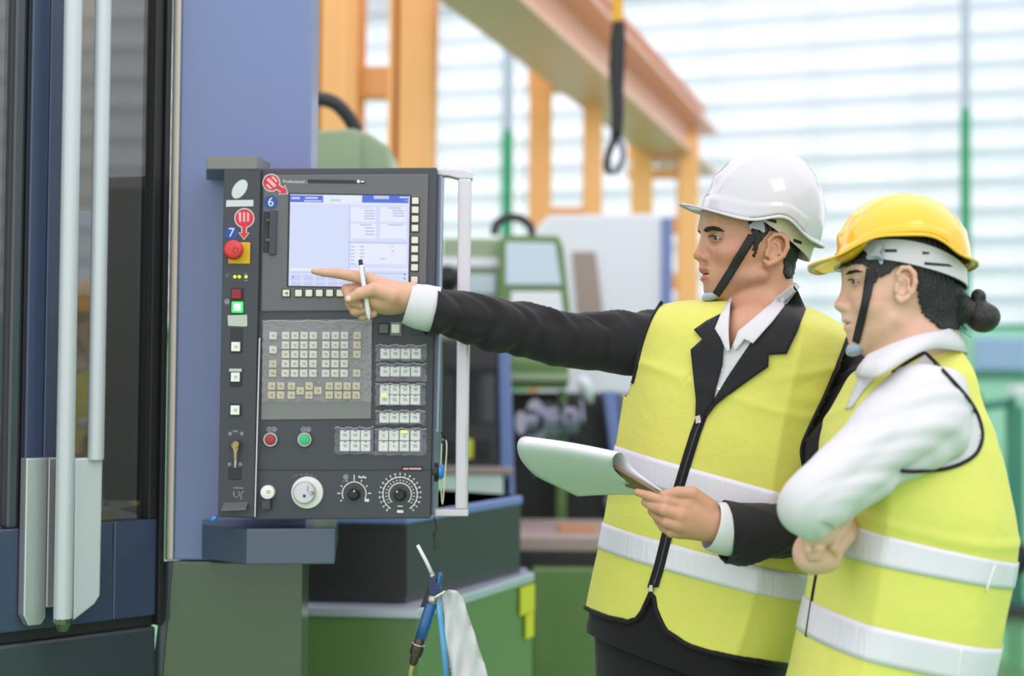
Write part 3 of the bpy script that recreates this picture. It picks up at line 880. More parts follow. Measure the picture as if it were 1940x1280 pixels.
# little keys and key blocks at the right
on_panel('key_well', 717, 611, 738, 634, .0008, .001, 'key_socket', pan, 0)
key(727.5, 622.5, 17, 17, 'bezel_grey', .0008, .006)
on_panel('key_well', 739, 610, 761, 636, .006, .007, 'membrane_grey', pan, .001)
key(749.5, 622.5, 15, 16, 'key_white', .006, .004)
on_panel('blank_key', 779, 611, 800, 634, .0015, .002, 'panel_side_dark', pan, .0006)
def block(xs, ys, kw, kh, seed, legends, film_box):
    fx0, fy0, fx1, fy1 = film_box
    b = on_panel('key_block', xs[0] - kw / 2 - 3, ys[0] - kh / 2 - 3, xs[-1] + kw / 2 + 3, ys[-1] + kh / 2 + 3, .003, .004, 'door_blue', pan, .0008)
    g = []
    for j, y in enumerate(ys):
        for i, x in enumerate(xs):
            xx = x - (y - 670) * .016
            key(xx, y, kw, kh, 'key_white', .003, .0055, b)
            t = legends[j][i] if legends else None
            if t:
                lettering('key_letter', t, xx, y + 1, 10, 'print_dark', .0087, b)
            else:
                g += [(xx - 4, y - 2.4, xx + 3.5, y - 1), (xx - 3, y + .6, xx + 4, y + 1.8)]
            g.append((xx - 2.2, y - kh / 2 + .6, xx + 2.2, y - kh / 2 + 2.4))
    if g: marks('key_print', g, 'print_dark', .0087, b)
    film('clear_film', fx0, fy0, fx1, fy1, .011, seed, b)
    return b
X4 = (730.2, 749.2, 768.6, 788.4)
block(X4, (670,), 17.8, 19, 11, None, (712, 654, 808, 684))
block(X4, (703.6,), 17.8, 18.5, 12, None, (712, 689, 808, 722))
b3 = block(X4, (737.8, 757), 17.8, 18, 13, None, (711, 727, 806, 768))
block(X4, (791,), 17.8, 18.5, 14, None, (712, 778, 806, 804))
b5 = block((729.3, 749, 769, 789.5), (824.3, 844.8), 17.8, 18.8, 15, (('X', 'Y', 'Z', None), ('-', '+', None, None)), (710, 812, 808, 862))
block((656.3, 676, 695.6), (824.2, 844.6), 18, 18.8, 16, None, (634, 810, 708, 860))
on_panel('key_lamp', 722, 746, 733, 750, .0088, .001, 'led_yellow', b3, 0)
on_panel('key_lamp', 760.5, 815, 771, 819, .0088, .001, 'led_yellow', b5, 0)

# push buttons
for x, m in ((513, 'button_red'), (577.5, 'button_green')):
    b = disc('push_button', x, 832, 12, 0, [(0, 10.5), (9, 10.5), (11, 9.6), (11.5, 7), (11.6, 0)], m, label=('dark red cap' if m == 'button_red' else 'green cap'))
    disc('ring', x, 832, 14, 0, [(0, 14.3), (5, 14.3), (6.5, 13), (6.5, 10.7), (4, 10.6)], 'chrome_ring', b)
    for s in (-1, 1):
        disc('symbol', x + 2 + s * 4.6, 813, 5, 0, [(0, 5.2), (.4, 5.2)], 'print_grey', b, 16)
    marks('symbol_print', [(x - 5.5, 811, x - 1, 812.2), (x - 5, 814, x - 1.6, 815), (x + 5, 811, x + 9, 812.2)], 'panel_dark', .0006, b)
wb = disc('round_button', 508.5, 931.5, 13, 0, [(0, 13.5), (10, 13.5), (13, 12.3), (14, 9.5), (14.2, 0)], 'key_white')
marks('button_print', [(504, 929, 513, 930.5), (505, 932.5, 512, 934)], 'print_grey', .0145, wb)
on_panel('button_guard', 495, 947, 512, 965, .016, .016, 'panel_side_dark', wb, .001)
# hand wheel
dial = disc('dial', 582.5, 932.5, 30, 0, [(0, 30.5), (4, 30.5), (6, 29.2), (6.4, 27), (6.5, 0)], 'knob_white')
disc('wheel_disc', 578, 932, 20, .0062, [(0, 21.2), (12, 20.8), (14, 19), (14.3, 0)], 'alu_rail', dial)
on_panel('index_mark', 582.2, 920, 584, 931, .0212, .0008, 'print_grey', dial, 0)
disc('wheel_nub', 591, 933.5, 5, .02, [(0, 4), (6, 3.6), (8, 2.4)], 'chrome_ring', dial, 14)
disc('wheel_dot', 576.5, 939, 3, .0205, [(0, 3), (.5, 3)], 'sticker_blue', dial, 14)
marks('dial_print', [(x, y, x + w, y + 1.2) for x, y, w in ((553, 902, 3), (558, 899.6, 5), (568, 898, 6), (577, 897.5, 8), (588, 898.5, 5), (596, 900.5, 3))], 'print_grey', .0005, dial)

def arc_pts(cx, cy, r0, r1, a0, a1, n):
    out = []
    for a in np.linspace(a0, a1, n):
        out.append((cx + r1 * math.sin(a), cy - r1 * math.cos(a)))
    for a in np.linspace(a1, a0, n):
        out.append((cx + r0 * math.sin(a), cy - r0 * math.cos(a)))
    return out
def g_arc(cx, cy, r, wd, a0, a1, n=36):
    V, Fc = [], []
    for a in np.linspace(a0, a1, n):
        for rr in (r - wd / 2, r + wd / 2):
            V.append(Q(cx + rr * math.sin(a), cy - rr * math.cos(a), .0006))
    for i in range(n - 1):
        Fc.append((2 * i, 2 * i + 1, 2 * i + 3, 2 * i + 2))
    return V, Fc
def g_tick(cx, cy, r0, r1, a, wd):
    s, c = math.sin(a), math.cos(a)
    return [Q(cx + r * s + o * c, cy - r * c + o * s, .0006) for r, o in ((r0, -wd / 2), (r1, -wd / 2), (r1, wd / 2), (r0, wd / 2))], [(0, 1, 2, 3)]
def rotary(cx, cy, arcs, ticks, extra=()):
    kn = disc('rotary_knob', cx, cy, 12, 0, [(0, 12.5), (3, 12.5), (4, 10.5), (13, 9.6), (15, 8), (15.2, 0)], 'knob_black', n=20)
    mk('knob_pointer', g_box(Q(cx - .5, cy - 1, .016) , (4.4 * KP, .007, 20 * KP), roty(-.7 if len(arcs) > 1 else .35), .0012), MATS['knob_black'], kn)
    disc('pointer_dot', cx - (6 if len(arcs) > 1 else 0), cy - 5, 1.6, .0205, [(0, 1.7), (.4, 1.7)], 'led_white' if False else 'print_white', kn, 10)
    gs = [g_arc(cx, cy, r, 1.9, a0, a1) for r, a0, a1 in arcs] + [g_tick(cx, cy, r0, r1, a, wd) for r0, r1, a, wd in ticks]
    mk('scale_print', join(*gs, *extra), MATS['print_white'], kn, kind='stuff')
    return kn
T = []
for k in range(9):
    a = -2.05 + 4.1 * k / 8
    if k == 4:
        T.append((22, 36, a, 1.8))
    else:
        T.append((26, 32 if k in (1, 7) else 30, a, 2.0))
ex1 = [g_pxbox(691, 944.5, 699, 950, W_(.0007), .0002)] + [g_pxbox(679 + 4 * i, 901 + (i % 2) * 1.6, 682 + 4 * i, 905 + (i % 2), W_(.0007), .0002) for i in range(4)]
r1_ = rotary(671, 935, [(22.5, -2.0, 2.05)], T, ex1)
disc('symbol', 655, 903, 5, 0, [(0, 5.2), (.4, 5.2)], 'print_grey', r1_, 16)
on_panel('symbol', 649, 910.5, 659, 912, .0006, .0004, 'print_grey', r1_, 0)
T = []
for k in range(21):
    a = -2.45 + 4.9 * k / 20
    T.append((33, 35.6, a, 1.5))
    T.append((37.5, 40.5, a, 2.4 if k % 3 else 3.2))
    if 1 <= k <= 19: T.append((25, 28, a, 1.8))
ex2 = [g_pxbox(752, 966, 764, 971, W_(.0007), .0002), g_pxbox(753, 957.5, 763, 959.5, W_(.0007), .0002)]
rotary(758, 936, [(21.5, -2.35, 2.35), (32.5, -2.55, 2.55)], T, ex2)
on_panel('name_plate', 760, 882.5, 802, 892, .0012, .0014, 'key_socket', pan, .0003)
marks('plate_print', [(764, 886.2, 774, 889), (775.5, 886, 798, 889)], 'sticker_pink', .0015, pan)

# ---- the column at the left
def C_(w): return w + .012
lg_ = disc('logo', 454, 358, 10, C_(0), [(0, 1), (.3, 1)], 'logo_white', col, 8) if False else None
el = [(454 + 17 * math.cos(a) * .86 - 17 * math.sin(a) * .2, 358 + 17.5 * math.sin(a) - 4 * math.cos(a)) for a in np.linspace(0, 2 * math.pi, 30, endpoint=False)]
mk('emblem', g_prism(el, W_(C_(.0006)), .0005), MATS['logo_white'], col)
mk('emblem_bar', g_prism([(429, 379), (480, 378.5), (480, 390.5), (428, 391.5)], W_(C_(.0006)), .0005, .0001), MATS['logo_white'], col)
def sticker(cx, cy, r, tip, hw, neck, w, parent, bars):
    """round red warning sticker with an arrow, on a white backing"""
    tip = np.array(tip, float); c = np.array([cx, cy], float)
    d = tip - c; L = np.linalg.norm(d); d /= L; n = np.array([-d[1], d[0]])
    def outline(rr, grow):
        a0 = math.atan2(d[1], d[0])
        da = math.asin(min(.99, (neck + grow) / rr))
        pts = [c + rr * np.array([math.cos(a), math.sin(a)]) for a in np.linspace(a0 + da, a0 + 2 * math.pi - da, 30)]
        hl = hw * 1.25
        b = L - hl
        pts += [c + d * (b - grow * .4) - n * (neck + grow), c + d * (b - grow * .6) - n * (hw + grow * 1.3), c + d * (L + grow * 1.4), c + d * (b - grow * .6) + n * (hw + grow * 1.3), c + d * (b - grow * .4) + n * (neck + grow)]
        return [tuple(p) for p in pts]
    s = mk('arrow_sticker', g_prism(outline(r + 2, 1.8), W_(w + .0004), .0003), MATS['logo_white'], parent)
    mk('sticker_face', g_prism(outline(r, 0), W_(w + .0007), .0003), MATS['sticker_red'], s)
    mk('sticker_print', join(*[g_prism(b, W_(w + .0010), .0003) for b in bars]), MATS['sticker_pink'], s, kind='stuff')
sticker(463, 413, 17, (462, 452), 8.5, 3.6, C_(0), col,
        [[(452, 402), (457, 402), (457, 420), (453, 420)], [(460.5, 402), (464.5, 402), (464.5, 420), (460.5, 420)], [(468, 402), (472, 404), (472, 418), (468, 420)]])
sticker(514, 346, 15, (544, 366), 9, 4, 0.004, bz,
        [[(504, 340), (510, 337), (524, 351), (519, 355)], [(503, 350), (507, 348), (516, 357), (511, 358)], [(513, 335), (518, 334), (526, 343), (524, 346)]])
def number_disc(s, cx, cy, r, w, parent):
    dd_ = disc('number_sticker', cx, cy, r, w, [(0, r), (.4, r)], 'sticker_blue', parent, 30)
    mk('numeral', g_move(text_geo(s, 24 * KP), Q(cx, cy, w + .0006), roty(PANG)), MATS['print_white'], dd_)
number_disc('6', 513, 383, 13, .0042, bz)
number_disc('7', 438.5, 441, 12.5, C_(0), col)
# emergency stop
yp = on_panel('estop_plate', 432.5, 458.5, 473.5, 499.5, C_(.003), .003, 'plate_yellow', col, .001)
es = disc('estop_button', 446.5, 475, 18, C_(.003), [(0, 9.5), (12, 9.5), (15, 17), (19, 18.6), (25, 18.3), (28, 16.5), (29.5, 12), (29.8, 0)], 'estop_red', col, 36, 60)
mk('stop_print', join(*[([P(446 + r * math.cos(a), 473.6 + r * math.sin(a), W_(C_(.0335))) for r, a in ((4, a0), (4, a0 + .8), (6.4, a0 + .8), (6.4, a0))], [(0, 1, 2, 3)]) for a0 in np.arange(0, 6.2, 1.3)]), MATS['estop_red_dark'], es, kind='stuff')
for x, y in ((445, 524), (453.5, 524), (466, 524)):
    disc('status_lamp', x, y, 3, C_(0), [(0, 2.9), (1.5, 2.6), (2.4, 1.4)], 'led_yellow', col, 12)
marks('status_print', [(428, 520, 433, 522), (429.8, 518, 431.2, 525), (462, 517.5, 468, 519), (462, 530, 469, 532)], 'print_grey', C_(.0005), col)
on_panel('switch_well', 437, 545, 462, 594, C_(.001), .001, 'key_socket', col, .0003)
key(448.8, 557, 17.5, 18, 'switch_red', C_(.001), .005, col, 'red_switch')
gsw = on_panel('green_lamp_frame', 438.5, 571, 460, 592, C_(.006), .005, 'led_green', col, .002, 2)
on_panel('green_lamp', 443, 575, 456, 588, C_(.0075), .002, 'led_white', col, .001, 2)
lettering('lamp_numeral', '1', 449.5, 582, 11, 'button_green', C_(.0079), col)
disc('power_symbol', 430, 571, 5, C_(0), [(0, 5.2), (.3, 5.2), (.3, 3.8), (.1, 3.8)], 'print_grey', col, 16)
mk('tape_label', g_prism([(431, 597), (468, 596), (468.5, 617), (465, 618.5), (432, 617)], W_(C_(.0016)), .001, .0003), MATS['tape_grey'], col)
for (y0, y1, yk) in ((622, 668, 656.5), (698, 732, 714), (764, 788, 776.5)):
    x = 448 - (yk - 640) * .011
    on_panel('switch_recess', x - 11.5, y0, x + 11.5, y1, C_(.0012), .001, 'key_socket', col, .0003)
    kb = key(x - .5, yk, 16.5, 17.5, 'key_white', C_(.0012), .006, col, 'square_button')
    marks('button_print', [(x - 4, yk - 2, x + 3, yk - .6), (x - 3.5, yk + 1.4, x + 3, yk + 2.6)], 'print_grey', C_(.0074), col)
on_panel('label_tape', 434, 698, 458, 704, C_(.0085), .001, 'tape_grey', col, .0003)
ks = disc('key_switch', 445, 842, 9, C_(0), [(0, 9), (5, 9), (7, 7.5), (7, 0)], 'panel_dark', col, 20)
mk('bow_key', g_prism([(441, 838), (447, 835), (452, 838), (452, 848), (449, 856), (447, 872), (443, 872), (443, 858), (441, 850), (439, 846)], W_(C_(.020)), .003, .0008), MATS['key_metal'], ks)
mk('key_ring', g_tube([Q(445 + 7 * math.sin(a), 842 - 7 * math.cos(a), C_(.018 + .004 * math.sin(a))) for a in np.linspace(0, 6.28, 22)], .0011, 6), MATS['key_metal'], ks, smooth=True)
mk('spare_key', g_prism([(443, 858), (449, 858), (448.5, 870), (446.5, 886), (444, 886), (444, 872)], W_(C_(.014)), .002, .0006), MATS['chrome_ring'], ks)
for x, y in ((436, 821), (458, 821), (434.5, 879), (455.5, 879)):
    disc('position_mark', x, y, 3.4, C_(0), [(0, 3.6), (.3, 3.6)], 'print_grey', col, 12)
marks('switch_print', [(441, 815, 451, 818)], 'print_grey', C_(.0005), col)
on_panel('socket_cover', 433, 886, 456, 908, C_(.002), .003, 'key_socket', col, .0006)
marks('socket_print', [(442, 923, 461, 925), (442, 930, 444, 942), (442, 940, 450, 942), (452, 930, 454, 940), (456, 930, 458, 946), (456, 930, 462, 932)], 'print_grey', C_(.0005), col)
mk('palm_ledge', g_prism3([Q(418, 963, C_(0)), Q(424, 951, C_(0)), Q(470, 950, C_(0)), Q(466, 962, C_(.018)), Q(419, 964, C_(.018))], (0, 0, -.004), .0008), MATS['bezel_grey'], col)
mk('ledge_hatch', join(*[g_prism([(456 + 4 * i, 962), (458 + 4 * i, 962), (466 + 4 * i, 953), (464 + 4 * i, 953)], W_(C_(.0008)), .0004) for i in range(2)]), MATS['print_grey'], col, kind='stuff')
# blue button on the right flank, cable and hanging wire
bc = P(826, 893, YP + .03)
mk('side_button_base', g_lathe(bc, (1, 0, 0), [(-.006, .019), (.004, .019), (.006, .016)], 20), MATS['knob_black'], pan, smooth=True, flat_angle=40)
mk('side_button', g_lathe(bc + np.array([.004, 0, 0]), (1, 0, 0), [(0, .0145), (.007, .0145), (.011, .010), (.012, 0.001)], 20), MATS['button_blue'], pan, smooth=True, flat_angle=50)
mk('ring_cable', g_tube(spline([P(838, 832, YP + .03), P(846, 840, YP + .02), P(843, 900, YP + .02), P(838, 955, YP + .025), P(835, 900, YP + .03), P(837, 840, YP + .03)], 40), .0014, 6), MATS['key_ivory'], pan, smooth=True)
mk('cable_tie', g_tube(spline([P(835, 818, YP + .03), P(839, 826, YP + .025), P(845, 826, YP + .02), P(842, 834, YP + .02)], 16), .0016, 6), MATS['knob_black'], pan, smooth=True)
mk('marker_pen', g_tube([P(391 + 8, 986, YP - .0), P(411, 978, YP + .0)], .0045, 10), MATS['button_blue'], None, smooth=True, label='blue and red marker lying by the lower left corner of the control panel', cat='pen')
# ================================================================ bodies: smooth-blended implicit shapes turned into one skin
from mathutils.bvhtree import BVHTree
from mathutils.geometry import delaunay_2d_cdt

class Implicit:
    def __init__(s):
        s.p = []
    def _add(s, f, c, r, op, k):
        s.p.append((f, np.asarray(c, float), float(r), op, k))
    def ell(s, c, r, rot=None, op='u', k=.012):
        c = np.asarray(c, float); r = np.asarray(r, float)
        R = np.eye(3) if rot is None else np.asarray(rot)
        def f(p):
            q = (p - c) @ R
            a = q / r
            k0 = np.sqrt((a * a).sum(1)); b = a / r
            k1 = np.sqrt((b * b).sum(1)) + 1e-9
            return k0 * (k0 - 1) / k1
        s._add(f, c, r.max(), op, k)
    def cone(s, a, b, ra, rb, op='u', k=.012, flat=None):
        a = np.asarray(a, float); b = np.asarray(b, float)
        ba = b - a; L2 = np.dot(ba, ba) + 1e-12
        if flat is not None:
            ax, fac = np.asarray(flat[0], float), flat[1]
            ax = ax / np.linalg.norm(ax)
        def f(p):
            q = p - a
            h = np.clip(q @ ba / L2, 0, 1)
            v = q - h[:, None] * ba
            if flat is not None:
                t = v @ ax
                v = v + np.outer(t * (fac - 1), ax)
            return np.sqrt((v * v).sum(1)) - (ra + (rb - ra) * h)
        s._add(f, (a + b) / 2, math.sqrt(L2) / 2 + max(ra, rb) * 1.05, op, k)
    def chain(s, pts, rr, op='u', k=.004, flat=None):
        for i in range(len(pts) - 1):
            s.cone(pts[i], pts[i + 1], rr[i], rr[i + 1], op, k if i == 0 else .002, flat)
    def ev(s, p, use=None):
        d = np.full(len(p), 1.0)
        for i in (range(len(s.p)) if use is None else use):
            f, c, r, op, k = s.p[i]
            b = f(p)
            if op == 'u':
                h = np.clip(.5 + .5 * (d - b) / k, 0, 1)
                d = d * (1 - h) + b * h - k * h * (1 - h)
            else:
                b = -b
                h = np.clip(.5 - .5 * (d - b) / k, 0, 1)
                d = d * (1 - h) + b * h + k * h * (1 - h)
        return d
    def mesh(s, h=.0018, nb=8):
        lo = np.min([c - r for f, c, r, op, k in s.p if op == 'u'], 0) - .01
        hi = np.max([c + r for f, c, r, op, k in s.p if op == 'u'], 0) + .01
        B = nb * h
        nB = np.ceil((hi - lo) / B).astype(int)
        ii = np.stack(np.meshgrid(*[np.arange(n) for n in nB], indexing='ij'), -1).reshape(-1, 3)
        cen = lo + (ii + .5) * B
        half = B * .5 * math.sqrt(3)
        near = np.zeros((len(cen), len(s.p)), bool)
        for i, (f, c, r, op, k) in enumerate(s.p):
            near[:, i] = np.linalg.norm(cen - c, axis=1) < r + half + k * 1.5 + .022
        keep = near.any(1)
        ii, cen, near = ii[keep], cen[keep], near[keep]
        d = s.ev(cen)
        act = np.abs(d) < half * 1.6 + .004
        ii, near = ii[act], near[act]
        N = nB * nb + 2
        g = np.arange(nb + 1)
        off = np.stack(np.meshgrid(g, g, g, indexing='ij'), -1).reshape(-1, 3)
        ids, pos = [], []
        edges = {0: [], 1: [], 2: []}
        corner = [(a, b, c) for a in (0, 1) for b in (0, 1) for c in (0, 1)]
        def lid(a):
            return (a[..., 0].astype(np.int64) * N[1] + a[..., 1]) * N[2] + a[..., 2]
        for b, nr in zip(ii, near):
            use = np.nonzero(nr)[0]
            if len(use) == 0: continue
            gi = b * nb + off
            v = s.ev(lo + gi * h, use).reshape(nb + 1, nb + 1, nb + 1)
            neg = v < 0
            if neg.all() or not neg.any(): continue
            cs = [v[a:nb + a, e:nb + e, c:nb + c] for a, e, c in corner]
            st = np.stack(cs, -1)
            ng = st < 0
            m = ng.any(-1) & ~ng.all(-1)
            idx = np.argwhere(m)
            if len(idx) == 0: continue
            val = st[m]
            acc = np.zeros((len(idx), 3)); cntr = np.zeros(len(idx))
            for x in range(8):
                for y in range(x + 1, 8):
                    ca, cb = np.array(corner[x]), np.array(corner[y])
                    if np.abs(ca - cb).sum() != 1: continue
                    va, vb = val[:, x], val[:, y]
                    cr_ = (va < 0) != (vb < 0)
                    t = np.where(cr_, va / np.where(cr_, va - vb, 1), 0)
                    acc += np.where(cr_[:, None], ca + t[:, None] * (cb - ca), 0)
                    cntr += cr_
            p = lo + (b * nb + idx + acc / cntr[:, None]) * h
            ids.append(lid(b * nb + idx)); pos.append(p)
            for ax in range(3):
                sl0 = [slice(0, nb)] * 3; sl1 = [slice(0, nb)] * 3
                sl1[ax] = slice(1, nb + 1)
                n0, n1 = neg[tuple(sl0)], neg[tuple(sl1)]
                e = np.argwhere(n0 != n1)
                if len(e):
                    edges[ax].append(np.hstack([b * nb + e, n0[tuple(e.T)][:, None]]))
        ids = np.concatenate(ids); pos = np.concatenate(pos)
        o = np.argsort(ids); ids, pos = ids[o], pos[o]
        quads = []
        for ax in range(3):
            if not edges[ax]: continue
            e = np.concatenate(edges[ax])
            a1, a2 = (ax + 1) % 3, (ax + 2) % 3
            q = []
            okk = np.ones(len(e), bool)
            for d1, d2 in ((1, 1), (0, 1), (0, 0), (1, 0)):
                c = e[:, :3].copy()
                c[:, a1] -= d1; c[:, a2] -= d2
                l = lid(c)
                k = np.searchsorted(ids, l)
                k = np.minimum(k, len(ids) - 1)
                okk &= ids[k] == l
                q.append(k)
            q = np.stack(q, 1)
            fl_ = e[:, 3] == 0
            q[fl_] = q[fl_][:, ::-1]
            quads.append(q[okk])
        return pos, np.concatenate(quads)

def np_mesh(name, V, Q_, m, color=None):
    me = bpy.data.meshes.new(name)
    me.vertices.add(len(V)); me.vertices.foreach_set('co', np.asarray(V, np.float32).ravel())
    n = len(Q_)
    me.loops.add(n * 4); me.loops.foreach_set('vertex_index', np.asarray(Q_, np.int32).ravel())
    me.polygons.add(n); me.polygons.foreach_set('loop_start', np.arange(0, n * 4, 4, dtype=np.int32))
    me.polygons.foreach_set('use_smooth', np.ones(n, bool))
    me.update(calc_edges=True); me.validate()
    me.materials.append(m)
    if color is not None:
        at = me.color_attributes.new('tone', 'FLOAT_COLOR', 'POINT')
        at.data.foreach_set('color', np.hstack([color, np.ones((len(V), 1))]).astype(np.float32).ravel())
    return me

def skin_mat(name, rough=.48):
    m = bpy.data.materials.new(name)
    m.use_nodes = True
    nt = m.node_tree
    b = nt.nodes['Principled BSDF']
    a = nt.nodes.new('ShaderNodeVertexColor'); a.layer_name = 'tone'
    tc = nt.nodes.new('ShaderNodeTexCoord')
    n = nt.nodes.new('ShaderNodeTexNoise'); n.inputs['Scale'].default_value = 70; n.inputs['Detail'].default_value = 4
    mx = nt.nodes.new('ShaderNodeMix'); mx.data_type = 'RGBA'; mx.blend_type = 'MULTIPLY'
    mx.inputs['Factor'].default_value = .18
    nt.links.new(tc.outputs['Object'], n.inputs['Vector'])
    nt.links.new(a.outputs['Color'], mx.inputs['A']); nt.links.new(n.outputs['Fac'], mx.inputs['B'])
    nt.links.new(mx.outputs['Result'], b.inputs['Base Color'])
    b.inputs['Roughness'].default_value = rough
    b.inputs['Subsurface Weight'].default_value = .12
    b.inputs['Subsurface Radius'].default_value = (.010, .004, .002)
    b.inputs['Subsurface Scale'].default_value = 1.0
    n2 = nt.nodes.new('ShaderNodeTexNoise'); n2.inputs['Scale'].default_value = 420
    bp = nt.nodes.new('ShaderNodeBump'); bp.inputs['Strength'].default_value = .08; bp.inputs['Distance'].default_value = .001
    nt.links.new(tc.outputs['Object'], n2.inputs['Vector']); nt.links.new(n2.outputs['Fac'], bp.inputs['Height'])
    nt.links.new(bp.outputs['Normal'], b.inputs['Normal'])
    return m

_CAMI = np.array(CAM_M.inverted())
def proj(p):
    p = np.atleast_2d(p)
    q = p @ _CAMI[:3, :3].T + _CAMI[:3, 3]
    return np.stack([IMG_W / 2 + q[:, 0] / -q[:, 2] * FOCAL, IMG_H / 2 - q[:, 1] / -q[:, 2] * FOCAL], 1)
def in_poly(xy_, poly):
    x, y = xy_[:, 0], xy_[:, 1]
    inside = np.zeros(len(x), bool)
    n = len(poly)
    for i in range(n):
        x1, y1 = poly[i]; x2, y2 = poly[(i + 1) % n]
        c = ((y1 > y) != (y2 > y)) & (x < (x2 - x1) * (y - y1) / ((y2 - y1) or 1e-9) + x1)
        inside ^= c
    return inside
def bvh_of(V, Fc):
    return BVHTree.FromPolygons([tuple(map(float, v)) for v in V], [tuple(map(int, f)) for f in Fc])
def cast(trees, px, py):
    d = ray(px, py); d = d / np.linalg.norm(d)
    best = None
    for t in trees:
        loc, nor, i, dist = t.ray_cast(Vector(CAM_POS), Vector(d))
        if loc is not None and (best is None or dist < best[1]):
            best = (np.array(loc), dist, np.array(nor))
    return best, d
def on_surf(trees, pts, off=.0):
    """points seen at the given pixels on the surfaces, lifted off by off; gaps filled from neighbours"""
    out, ok, rays = [], [], []
    for x, y in pts:
        b, d = cast(trees, x, y)
        rays.append(d)
        out.append(None if b is None else b[1]); ok.append(b is not None)
    xs = np.array(pts, float); ok = np.array(ok)
    dist = np.array([o if o is not None else 0 for o in out], float)
    if ok.any():
        for i in np.nonzero(~ok)[0]:
            r2 = ((xs[ok] - xs[i]) ** 2).sum(1)
            w = 1 / (r2 + 1) ** 2
            dist[i] = (dist[ok] * w).sum() / w.sum()
    return np.array([CAM_POS + rays[i] * (dist[i] - off) for i in range(len(pts))])
def patch(name, poly, trees, off, m, parent, step=7, thick=.0015, smooth=True, relief=None, label=None, rounded=False):
    """cloth piece with the given outline lying on the surfaces, with its own thickness"""
    poly = [np.array(p, float) for p in poly]
    if rounded: poly = list(spline(np.vstack([poly, poly[:1]]), len(poly) * 5)[:-1])
    b = []
    for i in range(len(poly)):
        a, c = poly[i], poly[(i + 1) % len(poly)]
        n = max(1, int(np.linalg.norm(c - a) / step))
        for k in range(n): b.append(a + (c - a) * k / n)
    P2 = np.array(b)
    lo, hi = P2.min(0), P2.max(0)
    gx, gy = np.meshgrid(np.arange(lo[0], hi[0], step), np.arange(lo[1], hi[1], step))
    gpts = np.stack([gx.ravel(), gy.ravel()], 1)
    gpts = gpts[in_poly(gpts, [tuple(p) for p in P2])]
    if len(gpts):
        dm = np.sqrt(((gpts[:, None] - P2[None]) ** 2).sum(-1)).min(1)
        gpts = gpts[dm > step * .45]
    allp = np.vstack([P2, gpts]) if len(gpts) else P2
    nb_ = len(P2)
    v, e, f, _, _, _ = delaunay_2d_cdt([Vector(p) for p in allp], [(i, (i + 1) % nb_) for i in range(nb_)], [], 1, 1e-4)
    pts = [(q.x, q.y) for q in v]
    W = on_surf(trees, pts, off)
    if relief is not None:
        for i, q in enumerate(pts):
            d = ray(*q); W[i] -= d / np.linalg.norm(d) * relief(*q)
    fs = []
    for t in f:
        a, bb, c = (np.array(pts[i]) for i in t[:3])
        cr_ = (bb[0] - a[0]) * (c[1] - a[1]) - (bb[1] - a[1]) * (c[0] - a[0])
        fs.append(tuple(t) if cr_ < 0 else tuple(t)[::-1])
    o = mk(name, (W, fs), m, parent, smooth, label=label)
    if thick:
        sm = o.modifiers.new('thickness', 'SOLIDIFY'); sm.thickness = thick; sm.offset = -1
    return o
def strip(name, line, width, trees, off, m, parent, r=None, n=40, label=None, flatr=.5):
    """piping or ribbon following a line on the surfaces"""
    l = spline(line, n)
    W = on_surf(trees, [tuple(p) for p in l], off)
    W[1:-1] = (W[:-2] + W[1:-1] * 2 + W[2:]) / 4
    return mk(name, g_tube(W, width, 8, True, width if r is None else r), m, parent, True, label=label)

class Torso:
    """trunk built of tilted rings; u runs round from the front (0) over the left side, v up"""
    def __init__(s, rings, yaw, ratio, ex=2.4, fold=None):
        C_c, E_, A_ = [], [], []
        for Lx, Ly, Rx, Ry, Y in rings:
            L, R = P(Lx, Ly, Y), P(Rx, Ry, Y)
            C_c.append((L + R) / 2); E_.append((R - L) / 2)
        n = 80
        s.c, s.e = spline(C_c, n), spline(E_, n)
        s.yaw, s.ratio, s.ex, s.fold, s.n = yaw, ratio, ex, fold, n
    def pt(s, u, v):
        """u, v arrays (v in 0..1)"""
        u = np.asarray(u, float); v = np.asarray(v, float)
        x = np.clip(v, 0, 1) * (s.n - 1)
        i = np.minimum(x.astype(int), s.n - 2); t = (x - i)[..., None]
        c = s.c[i] * (1 - t) + s.c[i + 1] * t
        e = s.e[i] * (1 - t) + s.e[i + 1] * t
        w = np.linalg.norm(e, axis=-1, keepdims=True)
        e1 = e / w
        yh = np.array([0, 1.0, 0])
        cy, sy = math.cos(s.yaw), math.sin(s.yaw)
        a = w / math.sqrt(cy ** 2 + s.ratio ** 2 * sy ** 2)
        A = e1 * cy - yh * sy
        N = -e1 * sy - yh * cy
        q = 2.0 / s.ex
        su, cu = np.sin(u), np.cos(u)
        S = (np.sign(su) * np.abs(su) ** q)[..., None]; C = (np.sign(cu) * np.abs(cu) ** q)[..., None]
        p = c + A * a * S + N * a * s.ratio * C
        if s.fold is not None:
            nrm = A * su[..., None] * s.ratio + N * cu[..., None]
            nrm = nrm / (np.linalg.norm(nrm, axis=-1, keepdims=True) + 1e-9)
            p = p + nrm * s.fold(u, v)[..., None]
        return p
    def grid(s, nu, vlow, vhigh, nv):
        u = np.linspace(-math.pi, math.pi, nu, endpoint=False)
        vl = np.broadcast_to(vlow, (nu,)); vh = np.broadcast_to(vhigh, (nu,))
        t = np.linspace(0, 1, nv)
        U = np.repeat(u[None], nv, 0)
        Vv = vl[None] + (vh - vl)[None] * t[:, None]
        p = s.pt(U, Vv)
        Fc = []
        for j in range(nv - 1):
            for i in range(nu):
                k = (i + 1) % nu
                Fc.append((j * nu + i, j * nu + k, (j + 1) * nu + k, (j + 1) * nu + i))
        return p.reshape(-1, 3), Fc, U, Vv
